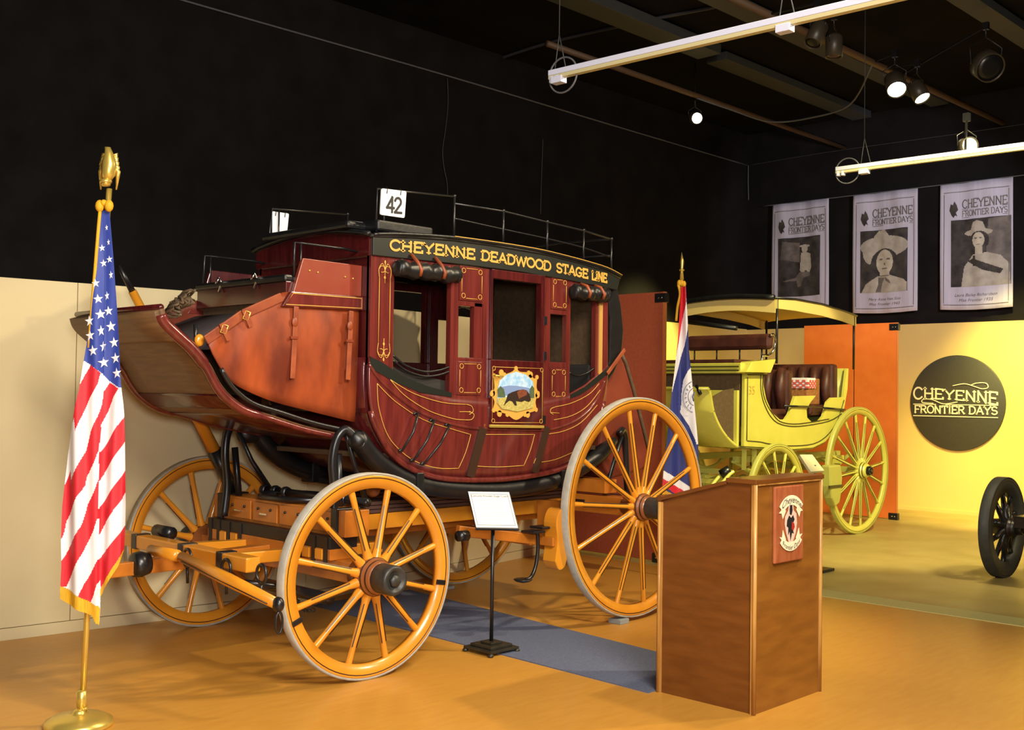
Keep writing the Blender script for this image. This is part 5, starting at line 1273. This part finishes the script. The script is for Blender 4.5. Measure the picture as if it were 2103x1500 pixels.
reg2 = [
 (-1, [(-0.203,0.813),(-0.172,0.796),(0.106,0.651),(-0.201,0.616)]),
 (0, [(-0.204,0.979),(-0.169,0.971),(-0.05,0.902),(0.113,0.8),(0.192,0.753),(0.193,0.687),(0.061,0.764),(-0.116,0.866),(-0.204,0.918)]),
 (1, [(-0.204,0.926),(-0.116,0.875),(0.061,0.773),(0.193,0.687),(0.194,0.6),(0.017,0.711),(-0.137,0.814),(-0.203,0.839)]),
 (1, [(-0.046,2.659),(0.015,2.66),(0.03,2.558),(0.026,2.475),(0.001,2.307),(-0.028,2.13),(-0.057,1.976),(-0.105,1.975)]),
 (0, [(0.016,2.616),(0.04,2.418),(0.054,2.308),(0.046,2.241),(0.021,2.087),(-0.013,1.955),(-0.034,1.867),(-0.068,1.756),(-0.089,1.668),(-0.124,1.668),(-0.061,1.976),(-0.028,2.13),(0.001,2.307),(0.03,2.484)]),
 (0, [(0.089,1.899),(0.05,1.855),(0.015,1.779),(0.003,1.67),(0,1.56),(-0.008,1.481),(0.063,1.377),(0.117,1.255),(0.135,1.202),(0.21,1.203),(0.203,1.901)]),
 (2, [(-9, -9), (9, -9), (9, 9), (-9, 9)]),
]
def fold2(u, z, i): return -.05-.02*math.sin(i*PI*2.2+z)-.006*math.sin(u*60)
mb = flag_cloth(FB2, left2, right2, left2[0][1], left2[-1][1], reg2, None, fold2, 50, 260); fl2 = part('flag_cloth', mb, [K['fwhite'], K['fred'], K['fnavy']], t)
mb = flag_cloth(FB2, left2, right2, left2[0][1], left2[-1][1]-.02, [(0, [(-0.203,0.821),(-0.172,0.804),(0.105,0.66),(0.106,0.599),(-0.202,0.725)]), (-1, [(-9, -9), (9, -9), (9, 9), (-9, 9)])], None, lambda u, z, i: fold2(u, z, i)-.002, 50, 260)
part('gold_fringe', mb, K['fringe'], fl2)
mb = MB()
sc = [(0.114,1.627),(0.112,1.768),(0.113,1.706)]
for rr in (abs(sc[1][1]-sc[0][1]), abs(sc[2][1]-sc[0][1])):
    mb.tube([fpt(FB2, sc[0][0]+rr*.75*math.cos(a_), sc[0][1]+rr*math.sin(a_), -.082) for a_ in [math.radians(100+i*10) for i in range(17)]], .0025, 5)
R_ = (abs(sc[1][1]-sc[0][1])+abs(sc[2][1]-sc[0][1]))/2
for k in range(8):
    a_ = math.radians(105+k*20); mb.tube([fpt(FB2, sc[0][0]+(R_-.012)*.75*math.cos(a_), sc[0][1]+(R_-.012)*math.sin(a_), -.082), fpt(FB2, sc[0][0]+(R_+.012)*.75*math.cos(a_), sc[0][1]+(R_+.012)*math.sin(a_), -.082)], .003, 5)
mb.tube([fpt(FB2, sc[0][0]-.01, sc[0][1]-.04, -.082), fpt(FB2, sc[0][0]-.02, sc[0][1], -.082), fpt(FB2, sc[0][0]-.005, sc[0][1]+.04, -.082)], .006, 5)
part('round_seal', mb, mat('blue_ink', (96, 108, 150), .6), fl2)
cp = [(-0.037,2.637),(-0.019,2.549),(-0.04,2.438),(-0.051,2.306)]
mb = MB(); mb.tube(smooth_path([fpt(FB2, a, b, -.02) for a, b in cp], 4), .012, 8); part('gold_cord', mb, K['fringe'], t)
mb = MB(); c = [(-0.006,2.651),(0.016,2.642),(-0.028,2.65)]
for q in c: mb.ball(fpt(FB2, q[0], q[1], -.02), (.02, .02, .03), 10, 6)
part('cord_bow', mb, K['fringe'], t)

# ---------------------------------------------------------------- yellow carriage
car = thing('yellow_carriage', 'bright yellow canopied carriage with brown leather seats behind the podium', 'carriage', (7.3, 1.0, 0))
CY0, CY1 = .42, 1.62
WL = (K['lemon'], K['lemon_d'], K['lemon'], K['iron'], K['lemon'], K['olive'])
for o in (-1, 1):
    yy = CY0 if o < 0 else CY1+.1
    make_wheel(car, 'rear_wheel', ('near' if o < 0 else 'far')+' rear wheel', (8.52, yy, .765), .765, 16, 0, o, 6, WL, felloe=.075, tw=.05, hubR=.10, capR=.055, capL=.05, spoke=(.024, .016))
    make_wheel(car, 'front_wheel', ('near' if o < 0 else 'far')+' front wheel', (6.66, yy, .565), .565, 12, 0, o, 8, WL, felloe=.07, tw=.05, hubR=.085, capR=.05, capL=.05, spoke=(.022, .016))
for s, y0, y1 in ((-1, CY0+.06, CY0+.10), (1, CY1-.10, CY1-.06)):
    tub = [(6.099,1.109),(6.106,1.892),(6.472,1.9),(6.474,1.769),(6.536,1.611),(6.658,1.463),(6.822,1.387),(6.946,1.386),(7.028,1.451),(7.153,1.648),(7.612,1.657),(7.48,1.572),(7.403,1.494),(7.416,1.405),(7.527,1.348),(7.684,1.353),(7.797,1.42),(7.887,1.585),(7.991,1.637),(8.277,1.645),(8.357,1.992),(8.394,1.993),(8.373,1.74),(8.267,1.447),(8.067,1.246),(7.835,1.118),(7.553,1.057),(7.013,1.049),(6.604,1.081)]
    mb = MB(); mb.prism(tub, 'y', y0, y1); tb = part('side_panel', mb, K['lemon'], car, bev=.004)
    if s < 0:
        yy = y0-.003
        mb = MB()
        for q in ([(6.154,1.867),(6.492,1.875)], [(6.155,1.165),(6.405,1.149),(6.603,1.123),(7.013,1.092),(7.553,1.102),(7.892,1.202),(8.124,1.378),(8.277,1.61)], [(6.154,1.841),(6.146,1.17)], [(6.414,1.873),(6.416,1.715),(6.487,1.558),(6.639,1.409),(6.843,1.333),(7.222,1.307),(7.89,1.357),(8.219,1.447)], [(6.463,1.874),(6.455,1.716),(6.527,1.569),(6.678,1.441),(6.843,1.36),(7.221,1.335),(7.913,1.385)], [(7.24,1.527),(7.888,1.517)]):
            q = smooth_path(q, 4); mb.tube([(x, yy, z) for x, z in q], .006, 5)
        part('olive_lining', mb, K['olive'], tb)
        for aa in ([(6.868,0.46,1.538),(7.455,0.46,1.528)], [(7.759,0.46,1.517),(8.264,0.46,1.494)]):
            mb = MB(); mb.tube(aa, .012, 6); part('side_iron', mb, K['iron'], tb)
mb = MB(); mb.prism([(6.008,1.889),(6.119,2.005),(6.596,2.046),(6.489,1.895)], 'y', CY0-.02, CY0+.12); part('arm_block', mb, K['lemon'], car, bev=.006)
m2 = font_mb('35', .13, lambda x, y: (6.24+x, .476, 1.66+y)); part('number_lettering', m2, K['gilt'], car)
# body shell
mb = MB(); mb.sheet([[(x, y, z) for x, z in [(6.165,1.108),(6.604,1.081),(7.013,1.049),(7.553,1.057),(7.835,1.118),(8.067,1.246),(8.267,1.447),(8.373,1.74),(8.394,1.993)]] for y in (CY0+.08, CY1-.08)], .02); part('body_bottom', mb, K['lemon_d'], car)
mb = MB(); mb.bx(6.02, 6.06, CY0+.1, CY1-.1, 1.12, 1.70); part('front_board', mb, K['lemon'], car)
mb = MB(); mb.bx(8.12, 8.26, CY0+.12, CY1-.12, 1.45, 2.04); part('rear_seat_back', mb, K['tuft'], car, bev=.04)
for k in range(6):
    mb = MB(); y = CY0+.2+k*.16; mb.tube([(8.12, y, 1.5), (8.08, y, 1.75), (8.12, y, 2.0)], [.05, .06, .05], 8); part('tufted_roll', mb, K['tuft'], car)
mb = MB(); mb.bx(7.62, 8.15, CY0+.12, CY1-.12, 1.42, 1.55); part('rear_seat', mb, K['tuft'], car, bev=.03)
mb = MB(); mb.bx(7.22, 7.34, CY0+.2, CY1-.12, 1.45, 1.95); part('middle_seat_back', mb, K['tuft'], car, bev=.04)
for k in range(5):
    mb = MB(); y = CY0+.28+k*.17; mb.tube([(7.22, y, 1.5), (7.18, y, 1.75), (7.22, y, 1.96)], [.05, .065, .05], 8); part('tufted_roll', mb, K['tuft'], car)
mb = MB(); mb.bx(6.8, 7.25, CY0+.15, CY1-.12, 1.38, 1.5); part('middle_seat', mb, K['tuft'], car, bev=.03)
mb = MB(); mb.bx(6.45, 8.3, CY1-.14, CY1-.1, 1.35, 2.02); part('far_side_lining', mb, K['tuft'], car)
mb = MB(); mb.bx(6.55, 6.6, CY0+.12, CY1-.1, 1.3, 1.98); part('front_lining', mb, K['tuft'], car)
# driver's seat block across the front
mb = MB(); mb.bx(6.02, 6.56, CY0+.06, CY1-.06, 1.88, 1.99); ds = part('driver_seat_box', mb, K['lemon'], car, bev=.006)
for z in (1.905, 1.945):
    mb = MB(); mb.bx(6.012, 6.02, CY0+.08, CY1-.06, z, z+.014); part('olive_lining', mb, K['olive'], ds)
mb = MB(); mb.bx(6.03, 6.5, CY0+.14, CY1-.1, 1.99, 2.03); part('driver_seat_pad', mb, K['tuft'], car, bev=.01)
mb = MB(); mb.bx(6.10, 6.12, CY0+.12, CY1-.12, 1.25, 1.88); part('footwell_board', mb, K['dark_in'], car)
mb = MB(); mb.bx(6.46, 6.56, CY0-.02, CY1-.12, 2.15, 2.32); part('driver_backrest', mb, K['tuft'], car, bev=.04)
for y in (CY0+.1, .8, 1.1, 1.4):
    mb = MB(); mb.tube([(6.5, y, 2.03), (6.5, y, 2.18)], .009, 6); part('backrest_iron', mb, K['iron'], car)
mb = MB(); mb.tube(smooth_path([(6.46, CY0-.03, 2.3), (6.52, CY0-.03, 2.31), (6.56, CY0-.03, 2.25), (6.54, CY0-.02, 2.14), (6.46, CY0, 2.08), (6.36, CY0, 2.08), (6.34, CY0, 2.02)], 4), .014, 8); part('seat_scroll_iron', mb, K['silver'], car)
# toe board
tb_ = smooth_path([(5.46,1.728),(5.513,1.674),(5.578,1.48),(5.705,1.314),(5.87,1.19),(6.037,1.115)], 4)
mb = MB(); mb.sheet([[(x, y, z) for x, z in tb_] for y in (.50, .9, 1.3, 1.56)], .03); tbd = part('toe_board', mb, K['lemon'], car)
for k in (3, 8, 15):
    mb = MB(); mb.tube([(tb_[k][0]-.012, .5, tb_[k][1]), (tb_[k][0]-.012, 1.56, tb_[k][1])], .008, 5); part('olive_lining', mb, K['olive'], tbd)
for y in (.62, 1.2):
    mb = MB(); mb.tube([(tb_[2][0]-.02, y+.03, tb_[2][1]+.03), (tb_[2][0]-.03, y-.03, tb_[2][1]-.06)], .018, 8); part('foot_iron', mb, K['iron'], tbd)
mb = MB(); mb.prism([tb_[k] for k in range(0, len(tb_), 3)]+[(6.02, 1.14), (6.02, 1.72)]+[(5.85, 1.70), (5.6, 1.62)], 'y', .56, .575); part('footwell_leather', mb, K['dark_in'], car)
mb = MB(); mb.prism([tb_[k] for k in range(0, len(tb_), 3)]+[(6.02, 1.14), (6.02, 1.72)]+[(5.85, 1.70), (5.6, 1.62)], 'y', 1.5, 1.515); part('footwell_leather', mb, K['dark_in'], car)
# canopy
mb = MB(); tz = [(6.6, 2.72), (7.0, 2.735), (7.6, 2.72), (8.1, 2.68), (8.46, 2.635)]
mb.sheet([[(x, y, z+.035*(1-((y-1.0)/.64)**2)) for x, z in tz] for y in [CY0-.02+i*(1.30)/10 for i in range(11)]], .022); part('canopy_top', mb, K['black'], car)
mb = MB(); mb.sheet([[(x, y, z-.03+.03*(1-((y-1.0)/.64)**2)) for x, z in tz] for y in [CY0+i*(1.26)/10 for i in range(11)]], .006); part('canopy_lining', mb, K['canopy'], car)
for y in (CY0-.01, CY1+.05):
    mb = MB(); mb.prism([(6.62, 2.71), (7.0, 2.725), (7.6, 2.71), (8.1, 2.67), (8.44, 2.625), (8.44, 2.50), (8.1, 2.545), (7.6, 2.58), (7.0, 2.60), (6.62, 2.60)], 'y', y, y+.012); part('canopy_valance', mb, K['canopy'], car)
mb = MB(); n = 12
mb.prism([(CY0+1.26*i/n, 2.70+.03*math.sin(PI*i/n)) for i in range(n+1)]+[(CY0+1.26*(n-i)/n, 2.55+.05*math.sin(PI*i/n)) for i in range(n+1)], 'x', 6.6, 6.612); part('canopy_valance', mb, K['canopy'], car)
mb = MB(); mb.tube([(6.58, CY0+1.26*i/n, 2.72+.035*math.sin(PI*i/n)) for i in range(n+1)], .03, 8); part('canopy_front_edge', mb, K['black'], car)
mb = MB(); mb.tube([(6.62, CY1, 2.5), (6.62, CY0+.5, 2.40)], .03, 6); part('rolled_storm_curtain', mb, K['black'], car)
for x, y, z0, z1 in ((6.64, CY0+.0, 2.0, 2.7), (8.40, CY0+.0, 1.98, 2.62), (6.64, CY1, 2.0, 2.7), (8.40, CY1, 1.98, 2.62)):
    mb = MB(); mb.tube([(x, y, z0), (x, y, z1)], .014, 8); part('canopy_post', mb, K['iron'], car)
# running gear
for y in (CY0+.3, CY1-.3):
    mb = MB(); mb.bar((6.3, y, .95), (8.6, y, .95), .06, .07); part('gear_beam', mb, K['lemon_d'], car)
    for x in (6.66, 8.52):
        for k in range(3):
            mb = MB(); mb.tube(smooth_path([(x-.42+.05*k, y, .93), (x, y, .80-.022*k+.02), (x+.42-.05*k, y, .93)], 6), .014, 6); part('leaf_spring', mb, K['lemon_d'], car)
for x, z in ((6.66, .565), (8.52, .765)):
    mb = MB(); mb.bar((x, CY0, z), (x, CY1+.1, z), .07, .07); part('axle', mb, K['lemon_d'], car)
    mb = MB(); mb.bar((x, CY0+.2, z+.12), (x, CY1-.1, z+.12), .08, .1); part('axle_bed', mb, K['lemon'], car)
for z, x in ((.72, 6.05), (.62, 6.0), (.82, 6.15)):
    mb = MB(); mb.bar((x, CY0+.25, z), (x, CY1, z), .06, .05); part('gear_crossbar', mb, K['lemon'] if z < .8 else K['lemon_d'], car)
for y in (.6, .85, 1.1, 1.35):
    mb = MB(); mb.bar((5.85, y, .60), (6.7, y, .74), .05, .05); part('hound_bar', mb, K['lemon_d'], car)
mb = MB(); mb.tube([(6.0, .70, .80), (6.05, .62, .86)], .05, 12); part('gear_knob', mb, K['iron'], car)
for y in (.62, .72):
    mb = MB(); mb.tube(smooth_path([(5.75, y, .55), (5.85, y, .68), (6.0, y-.02, .8), (6.06, y-.04, .84)], 4), .02, 8); part('step_iron', mb, K['lemon'], car)
for x in (6.2, 6.4):
    mb = MB(); mb.bar((x, CY0+.12, 1.13), (x+.12, CY0+.2, .85), .05, .03); part('body_prop', mb, K['lemon_d'], car)
mb = MB(); mb.prism([(7.62, .86), (7.88, .86), (7.92, .72), (7.9, .55), (7.86, .42), (7.76, .38), (7.68, .48), (7.64, .62)], 'y', .30, .42); bs = part('brake_shoe', mb, K['lemon_d'], car, bev=.02)
mb = MB(); mb.bx(7.6, 7.9, .29, .31, .60, .63); part('olive_lining', mb, K['olive'], bs)
mb = MB(); mb.bar((6.9, CY0+.2, .72), (7.8, CY0+.0, .66), .05, .06); part('brake_rod', mb, K['lemon_d'], car)
# picnic basket on the seat
t = thing('picnic_basket', 'small wicker basket with a red checked cloth on the seat of the yellow carriage', 'basket', (7.75, .75, 1.55))
mb = MB(); mb.bx(7.66, 7.96, .62, .86, 1.55, 1.86); part('basket_body', mb, K['basket'], t, bev=.015)
mb = MB()
for i in range(6):
    for j in range(4):
        if (i+j) % 2 == 0: mb.bx(7.645, 7.655, .62+.04*i-.02, .62+.04*(i+1)-.02, 1.74+.025*j, 1.74+.025*(j+1)); mb.bx(7.66+.03*i, 7.66+.03*(i+1), .602, .61, 1.74+.025*j, 1.74+.025*(j+1))
part('red_checks', mb, K['check'], t)
mb = MB(); mb.bx(7.654, 7.84, .61, .84, 1.74, 1.865); part('cloth', mb, K['fwhite'], t, bev=.006)

# small information stand before the yellow carriage
t = thing('information_stand', 'pale information card on a dark stand, just above the right corner of the podium', 'sign stand', (6.8, -.68, 0), 'information stands')
q = [(5.44,-0.55,1.091),(5.679,-0.55,1.084)]+[(5.549,-0.75,0.946),(5.294,-0.75,0.947)]
mb = MB(); c0 = Vector(q[0]); 
mb.add([q[0], q[1], q[2], q[3]]+[(a[0]+.01, a[1]+.02, a[2]-.02) for a in q], [(0, 1, 2, 3), (7, 6, 5, 4), (0, 4, 5, 1), (1, 5, 6, 2), (2, 6, 7, 3), (3, 7, 4, 0)])
part('card', mb, mat('cream_card', (232, 224, 176), .6), t)
cx_ = sum(a[0] for a in q)/4; cz_ = sum(a[2] for a in q)/4
mb = MB(); mb.tube([(cx_, -.68, .02), (cx_, -.68, cz_-.02)], .014, 10); part('pole', mb, K['iron'], t)
mb = MB(); mb.bx(cx_-.14, cx_+.14, -.82, -.54, .004, .03); part('base', mb, K['iron'], t, bev=.005)

# rubber tyred wheel at the right edge
car2 = thing('black_wheeled_vehicle', 'dark wheel of a vehicle cut off by the right edge of the photo', 'vehicle', (6.313, -2.112, 0))
make_wheel(car2, 'black_wheel', 'thick black wheel', (6.52, -2.03, 0.462), 0.462, 10, 0, -1, 20, (K['rubber'], K['rubber'], K['black'], K['iron'], K['black'], K['stripe']), felloe=.13, tw=.09, hubR=.09, capR=.06, capL=.06, spoke=(.028, .022))
mb = MB(); mb.bar((6.52, -2.06, 0.462), (6.52, -3.312, 0.462), .06, .06); part('axle', mb, K['iron'], car2)
mb = MB(); mb.bx(6.01, 7.51, -3.21, -2.31, 0.52, 0.62); part('chassis', mb, K['iron'], car2, bev=.01)
